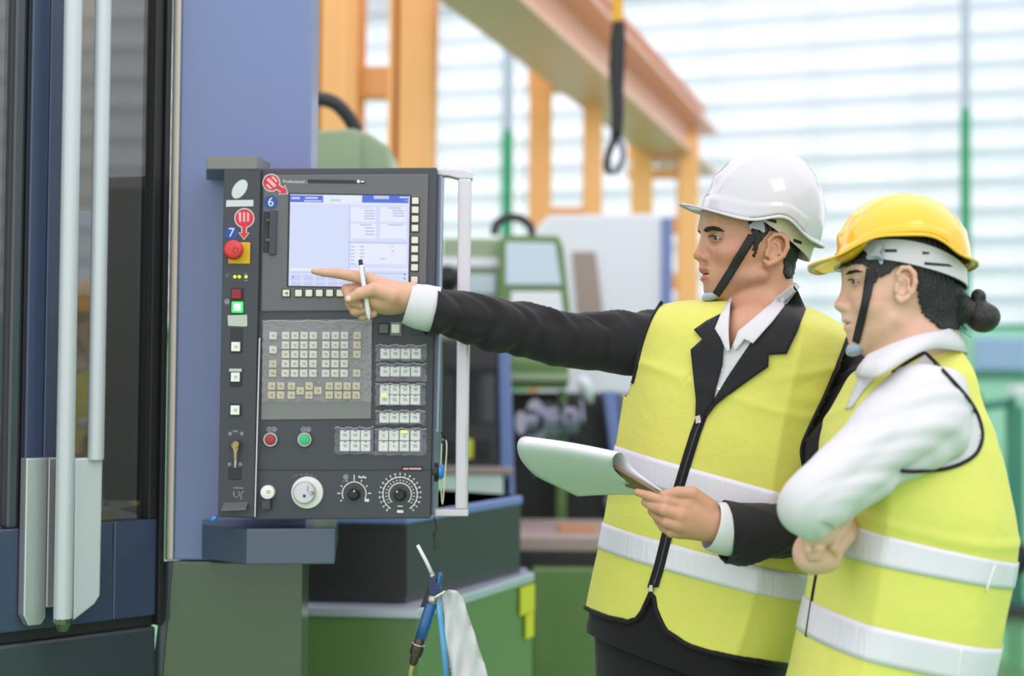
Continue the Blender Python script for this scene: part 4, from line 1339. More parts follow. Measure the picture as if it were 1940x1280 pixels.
def wr(x, s):
    """soft pseudo-random waves"""
    return math.sin(x * 1.0 + s) * .5 + math.sin(x * 2.3 + s * 1.7) * .3 + math.sin(x * 4.1 + s * 2.9) * .2
def sleeve(name, path, rad, m, parent, n=36, nl=70, wrinkle=.006, freq=60, seed=1.0, slant=.8, ry=None, label=None, solid=.002, dens=None, longi=.25):
    """cloth tube with slanting folds; path rows: px, py, Y; rad in metres"""
    W = np.array([P(*q) for q in path])
    L = spline(W, nl)
    R = spline(np.array(rad, float)[:, None], nl)[:, 0]
    RY = R if ry is None else spline(np.array(ry, float)[:, None], nl)[:, 0]
    t, U, Wv = frames(L)
    s_ = np.concatenate([[0], np.cumsum(np.linalg.norm(np.diff(L, axis=0), axis=1))])
    V = []
    for i in range(nl):
        for j in range(n):
            a = 2 * math.pi * j / n
            d = 1.0 if dens is None else np.interp(i / (nl - 1), *dens)
            x = s_[i] * freq + slant * 2.2 * math.sin(a + seed) + .8 * math.sin(2 * a + seed * 3)
            lg_ = math.sin(3 * a + s_[i] * 11 + seed) + .6 * math.sin(5 * a - s_[i] * 7 + seed * 2)
            f = (wr(x, seed) + longi * (abs(lg_) - .6)) * wrinkle * d * (.6 + .4 * math.sin(a * 1.0 + seed * 5 + s_[i] * 9))
            V.append(L[i] + U[i] * math.cos(a) * (R[i] + f) + Wv[i] * math.sin(a) * (RY[i] + f))
    Fc = []
    for i in range(nl - 1):
        for j in range(n):
            k = (j + 1) % n
            Fc.append((i * n + j, i * n + k, (i + 1) * n + k, (i + 1) * n + j))
    o = mk(name, (V, Fc), m, parent, True, label=label)
    if solid:
        sm = o.modifiers.new('thickness', 'SOLIDIFY'); sm.thickness = solid; sm.offset = -1
    return o, (V, Fc)

# cloth materials
def cloth(name, rgb, rough=.8, weave=900, sheen=.2, wob=.0, trans=0.0):
    m = mat(name, rgb, rough, spec=.25, sheen=sheen)
    nt = m.node_tree; b = nt.nodes['Principled BSDF']
    tc = nt.nodes.new('ShaderNodeTexCoord')
    w = nt.nodes.new('ShaderNodeTexNoise'); w.inputs['Scale'].default_value = weave
    w2 = nt.nodes.new('ShaderNodeTexNoise'); w2.inputs['Scale'].default_value = 18; w2.inputs['Detail'].default_value = 4
    bp = nt.nodes.new('ShaderNodeBump'); bp.inputs['Strength'].default_value = .12; bp.inputs['Distance'].default_value = .001
    bp2 = nt.nodes.new('ShaderNodeBump'); bp2.inputs['Strength'].default_value = wob; bp2.inputs['Distance'].default_value = .01
    nt.links.new(tc.outputs['Object'], w.inputs['Vector']); nt.links.new(tc.outputs['Object'], w2.inputs['Vector'])
    nt.links.new(w.outputs['Fac'], bp.inputs['Height']); nt.links.new(w2.outputs['Fac'], bp2.inputs['Height'])
    nt.links.new(bp2.outputs['Normal'], bp.inputs['Normal']); nt.links.new(bp.outputs['Normal'], b.inputs['Normal'])
    return m
HIVIS = cloth('hi_vis_yellow', (214, 212, 102), .6, 1100, .1, .45)
HIVIS_W = cloth('hi_vis_yellow_bright', (216, 216, 106), .6, 1100, .1, .45)
SUIT = cloth('suit_black', (30, 30, 33), .75, 1200, .12, .15)
TROUSER = cloth('trouser_black', (17, 17, 19), .8, 1200, .2, .1)
SHIRT = cloth('shirt_white', (208, 207, 212), .8, 1200, .1, .15)
PIPE = cloth('piping_black', (20, 20, 22), .6, 900, .1, 0)
def reflective():
    m = mat('reflective_silver', (222, 219, 230), .4, 0.1)
    nt = m.node_tree; b = nt.nodes['Principled BSDF']
    tc = nt.nodes.new('ShaderNodeTexCoord')
    mp = nt.nodes.new('ShaderNodeMapping'); mp.inputs['Scale'].default_value = (160, 160, 10)
    n = nt.nodes.new('ShaderNodeTexNoise'); n.inputs['Scale'].default_value = 1.0; n.inputs['Detail'].default_value = 3
    bp = nt.nodes.new('ShaderNodeBump'); bp.inputs['Strength'].default_value = .35; bp.inputs['Distance'].default_value = .004
    nt.links.new(tc.outputs['Object'], mp.inputs['Vector']); nt.links.new(mp.outputs['Vector'], n.inputs['Vector'])
    nt.links.new(n.outputs['Fac'], bp.inputs['Height']); nt.links.new(bp.outputs['Normal'], b.inputs['Normal'])
    return m
REFL = reflective()
HAIR = mat('hair_black', (22, 20, 22), .42, vary=.3, vscale=90, bump=.5, bscale=260)
BROW = mat('brow_black', (34, 26, 24), .7, bump=.4, bscale=300)
def eye_mat(name, c, gaze, iris=(52, 32, 22)):
    """eyeball colours by the angle from the gaze direction"""
    m = bpy.data.materials.new(name); m.use_nodes = True
    nt = m.node_tree; b = nt.nodes['Principled BSDF']
    g = nt.nodes.new('ShaderNodeNewGeometry')
    sb = nt.nodes.new('ShaderNodeVectorMath'); sb.operation = 'SUBTRACT'; sb.inputs[1].default_value = tuple(c)
    nm = nt.nodes.new('ShaderNodeVectorMath'); nm.operation = 'NORMALIZE'
    dt = nt.nodes.new('ShaderNodeVectorMath'); dt.operation = 'DOT_PRODUCT'; dt.inputs[1].default_value = tuple(gaze)
    cr_ = nt.nodes.new('ShaderNodeValToRGB')
    el_ = cr_.color_ramp.elements
    el_[0].position = .0; el_[0].color = (.36, .31, .30, 1)
    el_[1].position = 1.0; el_[1].color = (.004, .004, .004, 1)
    for p_, c_ in ((.855, (.36, .31, .30, 1)), (.875, (*[v * .3 for v in lin(iris)], 1)), (.9, (*lin(iris), 1)), (.962, (*lin(iris), 1)), (.972, (.004, .004, .004, 1))):
        e_ = el_.new(p_); e_.color = c_
    nt.links.new(g.outputs['Position'], sb.inputs[0]); nt.links.new(sb.outputs[0], nm.inputs[0])
    nt.links.new(nm.outputs[0], dt.inputs[0]); nt.links.new(dt.outputs['Value'], cr_.inputs['Fac'])
    nt.links.new(cr_.outputs['Color'], b.inputs['Base Color'])
    b.inputs['Roughness'].default_value = .08
    return m
def g_ball(c, r, n=20):
    prof = [(-r * math.cos(t), r * math.sin(t)) for t in np.linspace(0.02, math.pi - .02, n // 2 + 2)]
    return g_lathe(c, (0, -1, 0), prof, n)

class HeadFrame:
    """pixel-measured profile coordinates of a head: forward, up and to the person's left"""
    def __init__(s, ox, oy, Y, yaw, tilt=0.0):
        s.o = P(ox, oy, Y); s.ox, s.oy, s.k = ox, oy, M_PX(Y)
        c, n = math.cos(yaw), math.sin(yaw)
        s.f = np.array([-c, -n, 0.0]); s.l = np.array([n, -c, 0.0]); s.u = np.array([0, 0, 1.0])
        s.R = np.stack([s.f, s.l, s.u], 1)
    def __call__(s, px, py, lat=0.0):
        return s.o + s.f * ((s.ox - px) * s.k) + s.u * ((s.oy - py) * s.k) + s.l * lat
    def loc(s, p):
        q = np.atleast_2d(p) - s.o
        return s.ox - (q @ s.f) / s.k, s.oy - (q @ s.u) / s.k, q @ s.l
    def rot(s, deg):
        a = math.radians(deg)
        return s.R @ np.array([[math.cos(a), 0, math.sin(a)], [0, 1, 0], [-math.sin(a), 0, math.cos(a)]])
# ================================================================ safety helmets
mat('helmet_white', (198, 197, 204), 0.16, coat=0.6)
mat('helmet_yellow', (242, 186, 10), 0.16, coat=0.6)
mat('harness_white', (196, 194, 198), 0.4)
mat('harness_ivory', (200, 196, 176), 0.4)
mat('clip_grey', (150, 158, 170), 0.3, coat=0.3)
mat('strap_black', (24, 24, 27), 0.6)
mat('cup_grey', (150, 166, 186), 0.25, coat=0.4)

def make_helmet(label, c, F, L, U, af, ab, w, h, visor, shell_m, band_m, arch, trees, strap_poly, cup, clip_poly, slots, dots, HF, drop):
    """c: centre of the base plane; F, L, U: front, left, up"""
    root = thing('safety_helmet', label, 'helmet', c)
    def B(th):
        a = np.where(np.cos(th) > 0, af, ab)
        return a * np.cos(th), w * np.sin(th)
    nth = 96
    th = np.linspace(0, 2 * math.pi, nth, endpoint=False)
    bx, by = B(th)
    side = np.exp(-np.abs((np.abs(np.arctan2(np.sin(th), np.cos(th))) - math.radians(arch[2])) / math.radians(arch[1])) ** arch[3])
    z0 = arch[0] * side
    rings = []
    fl_ = visor * np.clip(np.cos(th), 0, 1) ** 2.2 + .0035 + .007 * np.clip(-np.cos(th), 0, 1) ** 2
    nx, ny = np.cos(th), np.sin(th)
    vz = .004 * np.clip(np.cos(th), 0, 1) ** 2
    for s, dz_ in ((1.0, -.0035), (1.0, 0), (.55, .0025), (.15, .004)):
        rings.append((bx + nx * fl_ * s, by + ny * fl_ * s, z0 + dz_ + vz * s - .002))
    def dome(tau):
        r = (1 - tau ** 2.35) ** (1 / 2.1)
        return r
    for q in np.concatenate([np.linspace(0, .12, 5), np.linspace(.15, .93, 24), [.955, .975, .988, .996]]):
        z = z0 * (1 - q) ** 2 + q * h
        r = dome(q)
        x, y = bx * r, by * r
        k = np.zeros(nth)
        if q > .3:
            k += .0055 * np.exp(-(y / .017) ** 4) * min(1, (q - .3) / .15)
            k += .003 * np.exp(-((np.abs(y) - .042) / .010) ** 4) * min(1, (q - .3) / .2) * (x > -.06)
        if .02 < q < .21:
            k += .0032 * ((np.abs(np.degrees(np.arctan2(np.sin(th), np.cos(th)))) < 118))
        rr = 1 + k / np.maximum(np.hypot(x, y), .03)
        rings.append((x * (rr if q < .5 else 1), y * (rr if q < .5 else 1), z + (k * 1.0 if q >= .5 else 0)))
    R_ = [np.array([c + F * x + L * y + U * z for x, y, z in zip(*r)]) for r in rings]
    V, Fc = g_loft(R_, caps=False)
    top = len(V); V.append(c + U * (h + .0055)); n0 = (len(R_) - 1) * nth
    Fc += [(n0 + i, n0 + (i + 1) % nth, top) for i in range(nth)]
    o = mk('shell', (V, Fc), MATS[shell_m], root, True)
    sm = o.modifiers.new('thickness', 'SOLIDIFY'); sm.thickness = .0026; sm.offset = -1
    # harness band inside, lower at the back
    ring0, ring1, ring2, ring3 = [], [], [], []
    for t in th:
        b = (1 - math.cos(t)) / 2
        x = (.9 * af if math.cos(t) > 0 else .93 * ab) * math.cos(t); y = (w - .016) * math.sin(t)
        zc = drop[0] + drop[1] * b ** 1.6
        hh = .009 + .008 * math.sin(t) ** 2 + .003 * b
        for lst, k, zz in ((ring0, 1, zc - hh), (ring1, 1, zc + hh), (ring2, .97, zc + hh), (ring3, .97, zc - hh)):
            lst.append(c + F * (x * k) + L * (y * k) + U * zz)
    band = mk('headband', g_loft([ring0, ring1, ring2, ring3, ring0], caps=False), MATS[band_m], root, True, flat_angle=40)
    bt = bvh_of(*g_loft([ring0, ring1], caps=False))
    for s in slots:
        patch('slot', s, [bt], .0012, MATS['strap_black'], band, 5, .001, False)
    for x, y, r in dots:
        patch('adjusting_hole', [(x + r * math.cos(a), y + 1.3 * r * math.sin(a)) for a in np.linspace(0, 6.28, 9)[:-1]], [bt], .0012, MATS['strap_black'], band, 4, .001, False)
    st = patch('chin_strap', strap_poly, trees, .0045, MATS['strap_black'], root, 6, .0015, True)
    vs = np.array([v.co for v in st.data.vertices])
    lx = (vs - HF.o) @ HF.l
    mir = vs - np.outer(2 * lx, HF.l)
    s2 = mk('chin_strap', (mir, [tuple(p.vertices)[::-1] for p in st.data.polygons]), MATS['strap_black'], root, True)
    sm = s2.modifiers.new('thickness', 'SOLIDIFY'); sm.thickness = .0015; sm.offset = -1
    cc, rad, deg = cup
    rot = HF.rot(deg)
    ball = g_ball((0, 0, 0), 1.0, 26)
    mk('chin_cup', ([rot @ (np.array([v[0], v[1], v[2]]) * rad) + cc for v in ball[0]], ball[1]), MATS['cup_grey'], root, True)
    patch('strap_clip', clip_poly, [bt] + trees, .009, MATS['clip_grey'], root, 5, .003, False)
    return root
# ================================================================ the man in the white helmet
YM = 2.60
man = thing('person', 'man in black suit and yellow vest, pointing at the screen and holding a clipboard', 'person', P(1330, 1300, YM) * np.array([1, 1, 0]))
HM = HeadFrame(1420, 460, YM, math.radians(9))
def fold_m(u, v):
    f = .008 * np.exp(-np.abs(u - .72) / .14) + .006 * np.exp(-np.abs(u + .95) / .12)       # pressed creases
    f += .0045 * np.exp(-np.abs(v - .55 + .03 * np.sin(u * 2)) / .012) * (np.cos(u) > 0)
    f += .0025 * np.sin(u * 5 + v * 19) * np.sin(v * 13 - u * 3) * np.clip(v * 2, .3, 1)
    f += .004 * np.exp(-((v - .50 - .06 * np.sin(u * 1.7)) / .02) ** 2) * np.exp(-((u - 1.1) / .4) ** 2)
    f += .0035 * np.exp(-((v - .58 - .09 * (u - .4)) / .016) ** 2) * np.exp(-((u - 1.0) / .45) ** 2)
    return f
TM = Torso([(1113, 1205, 1478, 1300, 2.60), (1122, 1158, 1490, 1250, 2.60), (1138, 1085, 1518, 1170, 2.60), (1154, 1008, 1536, 1092, 2.60), (1174, 900, 1556, 982, 2.60),
            (1189, 790, 1572, 868, 2.60), (1203, 712, 1590, 782, 2.60), (1214, 650, 1608, 716, 2.605), (1232, 606, 1614, 668, 2.61),
            (1256, 581, 1598, 634, 2.615), (1300, 570, 1558, 602, 2.62), (1362, 566, 1515, 580, 2.625)], math.radians(35), .66, 2.4, fold_m)
u_ = np.linspace(-math.pi, math.pi, 200, endpoint=False)
hem_px = np.array([(1100, 1145), (1122, 1156), (1150, 1167), (1190, 1176), (1208, 1170), (1220, 1152), (1229, 1118), (1238, 1118), (1244, 1158), (1262, 1193), (1300, 1219), (1340, 1233), (1400, 1245), (1487, 1258), (1700, 1280)], float)
vlow = []
for u in u_:
    vv = np.linspace(0, .3, 240)
    q = proj(TM.pt(np.full(240, u), vv))
    front = math.cos(u - .35) > -.25
    okk = q[:, 1] < np.interp(q[:, 0], hem_px[:, 0], hem_px[:, 1])
    vlow.append(vv[np.argmax(okk)] if front and okk.any() else .075)
vlow = np.array(vlow)
VV, VF, U2, V2 = TM.grid(200, vlow, .985, 130)
TREE_M = bvh_of(*TM.grid(120, 0, 1, 110)[:2])
vpx = proj(VV)
neck_v = [(1386, 556), (1366, 592), (1359, 622), (1368, 650), (1364, 690), (1350, 748), (1377, 712), (1420, 652), (1462, 612), (1512, 556), (1512, 520), (1400, 520)]
ins = in_poly(vpx, neck_v)
fr = np.cos(U2 - .3).ravel() > -.2
vis = ins & fr
arm_l = in_poly(vpx, [(1262, 560), (1254, 571), (1234, 604), (1217, 650), (1207, 690), (1201, 716), (1190, 752), (1150, 752), (1150, 560)])
arm_r = in_poly(vpx, [(1606, 640), (1593, 676), (1565, 745), (1533, 812), (1519, 850), (1524, 890), (1720, 890), (1720, 640)])
cut = vis | (arm_l & fr) | (arm_r & fr)
VF2 = [f for f in VF if not all(cut[i] for i in f)]
vest = mk('vest', (VV, VF2), HIVIS, man, True)
sm = vest.modifiers.new('thickness', 'SOLIDIFY'); sm.thickness = .003; sm.offset = -1
# reflective bands run all the way round
def band_geo(T, v0, v1, off, nu=160, nv=7, du=(-math.pi, math.pi)):
    u = np.linspace(du[0], du[1], nu)
    out = []
    for t in np.linspace(0, 1, nv):
        p = T.pt(u, np.broadcast_to(np.asarray(v0) * (1 - t) + np.asarray(v1) * t, u.shape))
        p2 = T.pt(u + .01, np.broadcast_to(np.asarray(v0) * (1 - t) + np.asarray(v1) * t, u.shape))
        p3 = T.pt(u, np.broadcast_to(np.asarray(v0) * (1 - t) + np.asarray(v1) * t + .01, u.shape))
        n = np.cross(p2 - p, p3 - p); n /= np.linalg.norm(n, axis=1)[:, None] + 1e-9
        out.append(p + n * off)
    return g_loft(out, caps=False, closed=False)
def v_at(T, u, py):
    vv = np.linspace(0, 1, 800)
    q = proj(T.pt(np.full(800, u), vv))
    return float(vv[np.argmin(np.abs(q[:, 1] - py))])
def bands(T, tops, parent, us, thick=.0012):
    """tops: list of (upper, lower) pixel heights at the two angles us"""
    for (ya, yb), (yc, yd) in tops:
        a1, a0 = v_at(T, us[0], ya), v_at(T, us[0], yb)
        b1, b0 = v_at(T, us[1], yc), v_at(T, us[1], yd)
        u = np.linspace(-math.pi, math.pi, 160)
        w = (np.sin(u - us[0] - (us[1] - us[0]) / 2) / math.sin((us[1] - us[0]) / 2) + 1) / 2
        o = mk('reflective_band', band_geo(T, a0 + (b0 - a0) * w, a1 + (b1 - a1) * w, .0022), REFL, parent, True)
        s_ = o.modifiers.new('thickness', 'SOLIDIFY'); s_.thickness = thick; s_.offset = -1
def u_at(T, px, py, rng=(-1.6, 1.8)):
    uu, vv = np.meshgrid(np.linspace(*rng, 120), np.linspace(0, 1, 120), indexing='ij')
    q = proj(T.pt(uu.ravel(), vv.ravel()))
    return float(uu.ravel()[np.argmin(((q - np.array([px, py])) ** 2).sum(1))])
ua, ub = u_at(TM, 1190, 1045), u_at(TM, 1480, 1105)
bands(TM, [((1008, 1058), (1082, 1132))], vest, (ua, ub))
ua, ub = u_at(TM, 1210, 885), u_at(TM, 1480, 950)
bands(TM, [((860, 915), (934, 985))], vest, (ua, ub))
# piping of hem and armholes, zip
hem_line = TM.pt(u_, vlow - .002)
mk('hem_piping', g_tube(np.vstack([hem_line, hem_line[:1]]), .0042, 8, False), PIPE, vest, True)
strip('armhole_piping', [(1254, 571), (1234, 604), (1217, 650), (1207, 690), (1202, 712), (1198, 726)], .0035, [TREE_M], .002, PIPE, vest)
strip('armhole_piping', [(1606, 640), (1593, 676), (1565, 745), (1533, 812), (1519, 850), (1524, 890)], .0035, [TREE_M], .002, PIPE, vest)
zl = [(1331, 785), (1318, 820), (1303, 868), (1284, 932), (1266, 1005), (1250, 1070), (1237, 1112)]
def zedge(o): return [(x + o, y) for x, y in zl]
patch('zip_tape', zedge(-11) + zedge(9)[::-1], [TREE_M], .0042, PIPE, vest, 6, .002)
patch('zip_teeth', zedge(-3) + zedge(2)[::-1], [TREE_M], .0062, mat('zip_grey', (60, 58, 62), .35, .3), vest, 5, .002)
patch('zip_slider', [(1318, 788), (1326, 786), (1328, 800), (1318, 802)], [TREE_M], .009, MATS['chrome_ring'], vest, 4, .003, False)
patch('zip_stop', [(1230, 1108), (1236, 1108), (1236, 1120), (1230, 1120)], [TREE_M], .009, MATS['chrome_ring'], vest, 4, .003, False)

# shirt, lapels
patch('shirt_front', [(1382, 566), (1366, 592), (1356, 622), (1366, 650), (1362, 690), (1350, 745), (1350, 762), (1380, 716), (1424, 652), (1462, 616), (1508, 552), (1494, 548), (1470, 574), (1440, 600), (1398, 628), (1383, 664), (1379, 640), (1382, 600)], [TREE_M], .004, SHIRT, man, 6, .002)
for y in (700, 736):
    patch('shirt_button', [(1366 - (y - 700) * .12 + 2.6 * math.cos(a), y + 2.6 * math.sin(a)) for a in np.linspace(0, 6.28, 9)[:-1]], [TREE_M], .0065, MATS['key_white'], man, 3, .001, False)
patch('shirt_collar', [(1385, 564), (1366, 592), (1354, 622), (1366, 642), (1376, 666), (1382, 663), (1380, 640), (1380, 605)], [TREE_M], .013, SHIRT, man, 5, .003)
lap = lambda x, y: .004 * math.exp(-((x - 1372) / 30) ** 2)
patch('jacket_lapel', [(1364, 594), (1355, 622), (1369, 650), (1367, 690), (1352, 745), (1351, 758), (1331, 788), (1317, 788), (1318, 756), (1313, 710), (1308, 662), (1330, 642), (1314, 624), (1338, 607)], [TREE_M], .008, SUIT, man, 6, .004, relief=lap)
patch('jacket_lapel', [(1501, 548), (1504, 543), (1514, 556), (1527, 585), (1509, 628), (1490, 669), (1456, 671), (1455, 694), (1420, 718), (1387, 741), (1355, 766), (1338, 788), (1331, 788), (1352, 757), (1378, 714), (1421, 650), (1461, 614)], [TREE_M], .008, SUIT, man, 6, .004)
# collar standing round the back of the neck
def collar_band(name, pts_lo, pts_hi, m, th):
    lo, hi = spline([P(*q) for q in pts_lo], 24), spline([P(*q) for q in pts_hi], 24)
    mid = (lo + hi) / 2
    o = mk(name, g_loft([lo, mid, hi], caps=False, closed=False), m, man, True)
    s_ = o.modifiers.new('thickness', 'SOLIDIFY'); s_.thickness = th; s_.offset = 0
    return o
collar_band('shirt_collar', [(1398, 634, 2.50), (1432, 620, 2.50), (1470, 590, 2.52), (1507, 552, 2.58), (1512, 545, 2.66), (1470, 556, 2.71), (1410, 570, 2.68), (1384, 575, 2.62)],
            [(1399, 626, 2.49), (1424, 608, 2.495), (1462, 574, 2.52), (1498, 541, 2.58), (1503, 536, 2.66), (1464, 548, 2.70), (1408, 560, 2.67), (1386, 563, 2.61)], SHIRT, .003)
patch('shirt_collar', [(1500, 541), (1468, 567), (1430, 600), (1398, 627), (1388, 655), (1393, 664), (1410, 642), (1426, 650), (1463, 608), (1505, 553)], [TREE_M], .014, SHIRT, man, 5, .003)

# sleeves
sl, SG = sleeve('jacket_sleeve', [(1300, 662, 2.66), (1240, 652, 2.665), (1170, 650, 2.68), (1100, 646, 2.675), (1030, 636, 2.665), (950, 616, 2.645), (880, 602, 2.625), (817, 588, 2.61)],
                [.070, .066, .058, .053, .051, .050, .049, .0445], SUIT, man, 44, 130, .0095, 46, 2.2, 1.1, ry=[.072, .066, .058, .053, .05, .049, .047, .043])
sl2, SG2 = sleeve('jacket_sleeve', [(1612, 668, 2.53), (1634, 735, 2.50), (1612, 800, 2.47), (1588, 850, 2.45), (1578, 910, 2.43), (1555, 985, 2.40), (1500, 1004, 2.38), (1435, 1006, 2.365), (1374, 1007, 2.355)],
                  [.030, .064, .069, .064, .053, .052, .046, .047, .049], SUIT, man, 44, 130, .009, 46, 4.1, 1.0)
# cuffs
def cuff(pts, rad, ry=None):
    o, g = sleeve('shirt_cuff', pts, rad, SHIRT, man, 36, 26, .0012, 70, 1.3, .5, ry=ry, solid=.0018)
    return o
cuff([(826, 587, 2.612), (808, 583, 2.61), (790, 579, 2.608), (772, 574, 2.606)], [.041, .041, .040, .037], ry=[.043, .0425, .0415, .0385])
cuff([(1386, 1003, 2.357), (1372, 1001, 2.355), (1358, 998, 2.352), (1347, 995, 2.35)], [.044, .0435, .042, .040])

# trousers and the jacket skirt under the vest
jr = []
for v, s in ((.03, .96), (.09, .955), (.16, .95), (.3, .94)):
    uu = np.linspace(-math.pi, math.pi, 60, endpoint=False)
    p = TM.pt(uu, np.full(60, v)); c = p.mean(0); jr.append(c + (p - c) * s)
jr.insert(0, jr[0] + np.array([.0, 0, -.012]))
mk('jacket_skirt', g_loft(jr, caps=False), TROUSER, man, True)
c0 = jr[1].mean(0)
A_l = np.array([math.cos(.61), -math.sin(.61), 0])
rings = []
for z, sc, dx in ((.12, .90, 0), (.0, .92, 0), (-.10, .90, 0), (-.14, .88, 0)):
    r = c0 + (jr[1] - c0) * sc; r = r + np.array([0, 0, z]); rings.append(r)
mk('trousers', g_loft(rings[::-1]), TROUSER, man, True)
for s in (-1, 1):
    hip = c0 + A_l * s * .085 + np.array([0, 0, -.06]); knee = hip + np.array([-.01, -.03, -.38]); foot = hip + np.array([.02, .02, -.72])
    foot[2] = .06
    leg = g_tube(spline([hip, (hip + knee) / 2 + np.array([0, -.01, 0]), knee, (knee + foot) / 2, foot], 24), np.linspace(.10, .062, 24), 24)
    mk('trouser_leg', leg, TROUSER, man, True)
    sh = [foot + np.array([0.02, .02, 0]), foot + np.array([-.03, -.03, -.01]), foot + np.array([-.10, -.10, -.025]), foot + np.array([-.14, -.15, -.03])]
    mk('shoe', g_tube(spline(sh, 12), np.array([.04, .042, .043, .044, .044, .044, .043, .042, .04, .036, .03, .02]), 16, ry=.03), MATS['knob_black'], man, True)

# ---- the body itself: head, neck, chest, arms and hands in one skin
b = Implicit()
k = HM.k
def both(f, lat):
    for s in (-1, 1): f(s * lat)
b.ell(HM(1432, 408), (97 * k, .074, 100 * k), HM.R, k=.02)
b.ell(HM(1388, 470), (58 * k, .060, 84 * k), HM.R, k=.03)
b.ell(HM(1440, 470), (60 * k, .064, 60 * k), HM.R, k=.03)
both(lambda l: b.cone(HM(1354, 548, l * .2), HM(1424, 524, l), 15 * k, 15 * k, k=.014), .054)
b.ell(HM(1352, 549), (20 * k, .021, 19 * k), HM.R, k=.012)
b.ell(HM(1390, 525), (45 * k, .047, 34 * k), HM.R, k=.02)
both(lambda l: b.ell(HM(1368, 482, l), (24 * k, .018, 17 * k), HM.R, k=.018), .042)
b.ell(HM(1352, 517), (25 * k, .027, 28 * k), HM.R, k=.012)
both(lambda l: b.ell(HM(1343, 433, l), (14 * k, .020, 7 * k), HM.R, k=.012), .024)
b.ell(HM(1346, 415), (14 * k, .045, 24 * k), HM.R, k=.02)
EYE_M = {}
for s in (-1, 1):
    ec = HM(1353.5, 455, s * .031)
    EYE_M[s] = ec
    b.ell(HM(1340, 456, s * .033), (13 * k, .016, 12 * k), HM.R, 's', k=.012)
    b.ell(ec, (.0138, .0138, .0132), HM.R, k=.003)
    b.ell(ec + HM.f * .010 + HM.l * (s * .003) - HM.u * .0006, (.0082, .0110, .0029), HM.rot(0), 's', k=.0012)
    b.cone(HM(1345, 447, s * .020), HM(1358, 447.5, s * .041), .0022, .0016, k=.003)
b.cone(HM(1339, 446), HM(1323, 482), 9 * k, 9.5 * k, k=.012)
b.ell(HM(1320.5, 486), (10 * k, .0105, 9 * k), HM.R, k=.006)
both(lambda l: b.ell(HM(1331, 490, l), (9 * k, .0062, 7.5 * k), HM.R, k=.004), .0125)
both(lambda l: b.ell(HM(1324, 496.5, l), (5 * k, .0032, 2.4 * k), HM.rot(15), 's', k=.002), .0065)
b.cone(HM(1329, 494), HM(1328, 508), 6 * k, 6 * k, k=.008)
b.ell(HM(1332.5, 513), (9.5 * k, .022, 6.2 * k), HM.rot(-12), k=.004)
b.ell(HM(1334.5, 529), (9.5 * k, .019, 6.4 * k), HM.rot(10), k=.004)
b.ell(HM(1326, 521.5), (15 * k, .023, 1.7 * k), HM.R, 's', k=.003)
# ear
for s in (-1, 1):
    def e(px, py, l): return HM(px - 25, py + 6, s * l)
    b.ell(e(1470, 472, .074), (17 * k, .0045, 25 * k), HM.rot(-14), k=.004)
    er = [(1457, 472, .0755), (1455, 456, .077), (1465, 446, .0795), (1478, 445, .083), (1487, 455, .086), (1488, 470, .086), (1481, 485, .083), (1468, 495, .079), (1456, 500, .076), (1449, 494, .0735)]
    b.chain([e(*q) for q in er], [3.2 * k, 3.6 * k, 4.0 * k, 4.2 * k, 4.4 * k, 4.4 * k, 4.4 * k, 5 * k, 5.5 * k, 3.5 * k], k=.003)
    b.chain([e(*q) for q in ((1464, 458, .078), (1474, 464, .081), (1475, 478, .081), (1464, 488, .078))], [2.4 * k, 3 * k, 3 * k, 2.6 * k], k=.002)
    b.ell(e(1462, 477, .081), (7 * k, .006, 9 * k), HM.R, 's', k=.003)
    b.cone(e(1453, 476, .074), e(1452, 484, .074), 3.4 * k, 3.4 * k, k=.004)
# neck, chest, shoulders and arms under the clothes
b.cone(HM(1452, 490), HM(1440, 620), .049, .062, k=.014)
both(lambda l: b.cone(HM(1462, 520, l), HM(1408, 640, l * .45), .010, .011, k=.02), .046)
b.ell(HM(1384, 592), (8 * k, .010, 13 * k), HM.R, k=.02)
hit = on_surf([TREE_M], [(1392, 640)], 0)[0]
b.ell(hit + np.array([.042, .058, -.01]), (.062, .062, .075), k=.03)
cS = TM.pt(np.array([0.0]), np.array([.78])); cC = TM.c[60]
shR, shL = P(1268, 655, 2.68), P(1575, 700, 2.55)
b.cone(shR, shL, .048, .048, k=.03)
b.cone(HM(1440, 610), TM.c[45], .062, .09, k=.04)
b.cone(TM.c[45], TM.c[18], .09, .085, k=.04)
arm1 = [P(1268, 655, 2.68), P(1040, 640, 2.665), P(815, 580, 2.61), P(779, 562, 2.606)]
b.chain(arm1, [.042, .036, .028, .0245], k=.01)
arm2 = [P(1594, 720, 2.53), P(1562, 975, 2.405), P(1400, 1005, 2.36), P(1352, 992, 2.35)]
b.chain(arm2, [.040, .036, .029, .026], k=.01)
# right hand, pointing
Y0 = 2.60
def h(px, py, dy=0.0): return P(px, py, Y0 + dy)
kk = M_PX(Y0)
wr_ = h(778, 561, .004)
mc_ = {'i': h(698, 530, -.004), 'm': h(697, 545, .012), 'r': h(700, 562, .024), 'p': h(707, 579, .032)}
for q, r0, r1 in (('i', .017, .0125), ('m', .019, .013), ('r', .019, .013), ('p', .018, .0115)):
    b.cone(wr_ + np.array([0, (.008 if q in 'rp' else 0), -.002 - (.006 if q == 'p' else 0)]), mc_[q], r0 + .004, r1, k=.010)
b.ell(h(728, 563, -.008), (.036, .017, .024), rotz(0), k=.010)
b.ell(h(735, 580, .008), (.034, .018, .016), None, k=.010)
b.chain([mc_['i'], h(668, 522.5, -.004), h(640, 517.8, -.004), h(614, 516, -.005), h(594.5, 513.8, -.006)], [.0125, .0108, .0092, .0076, .0052], k=.006)
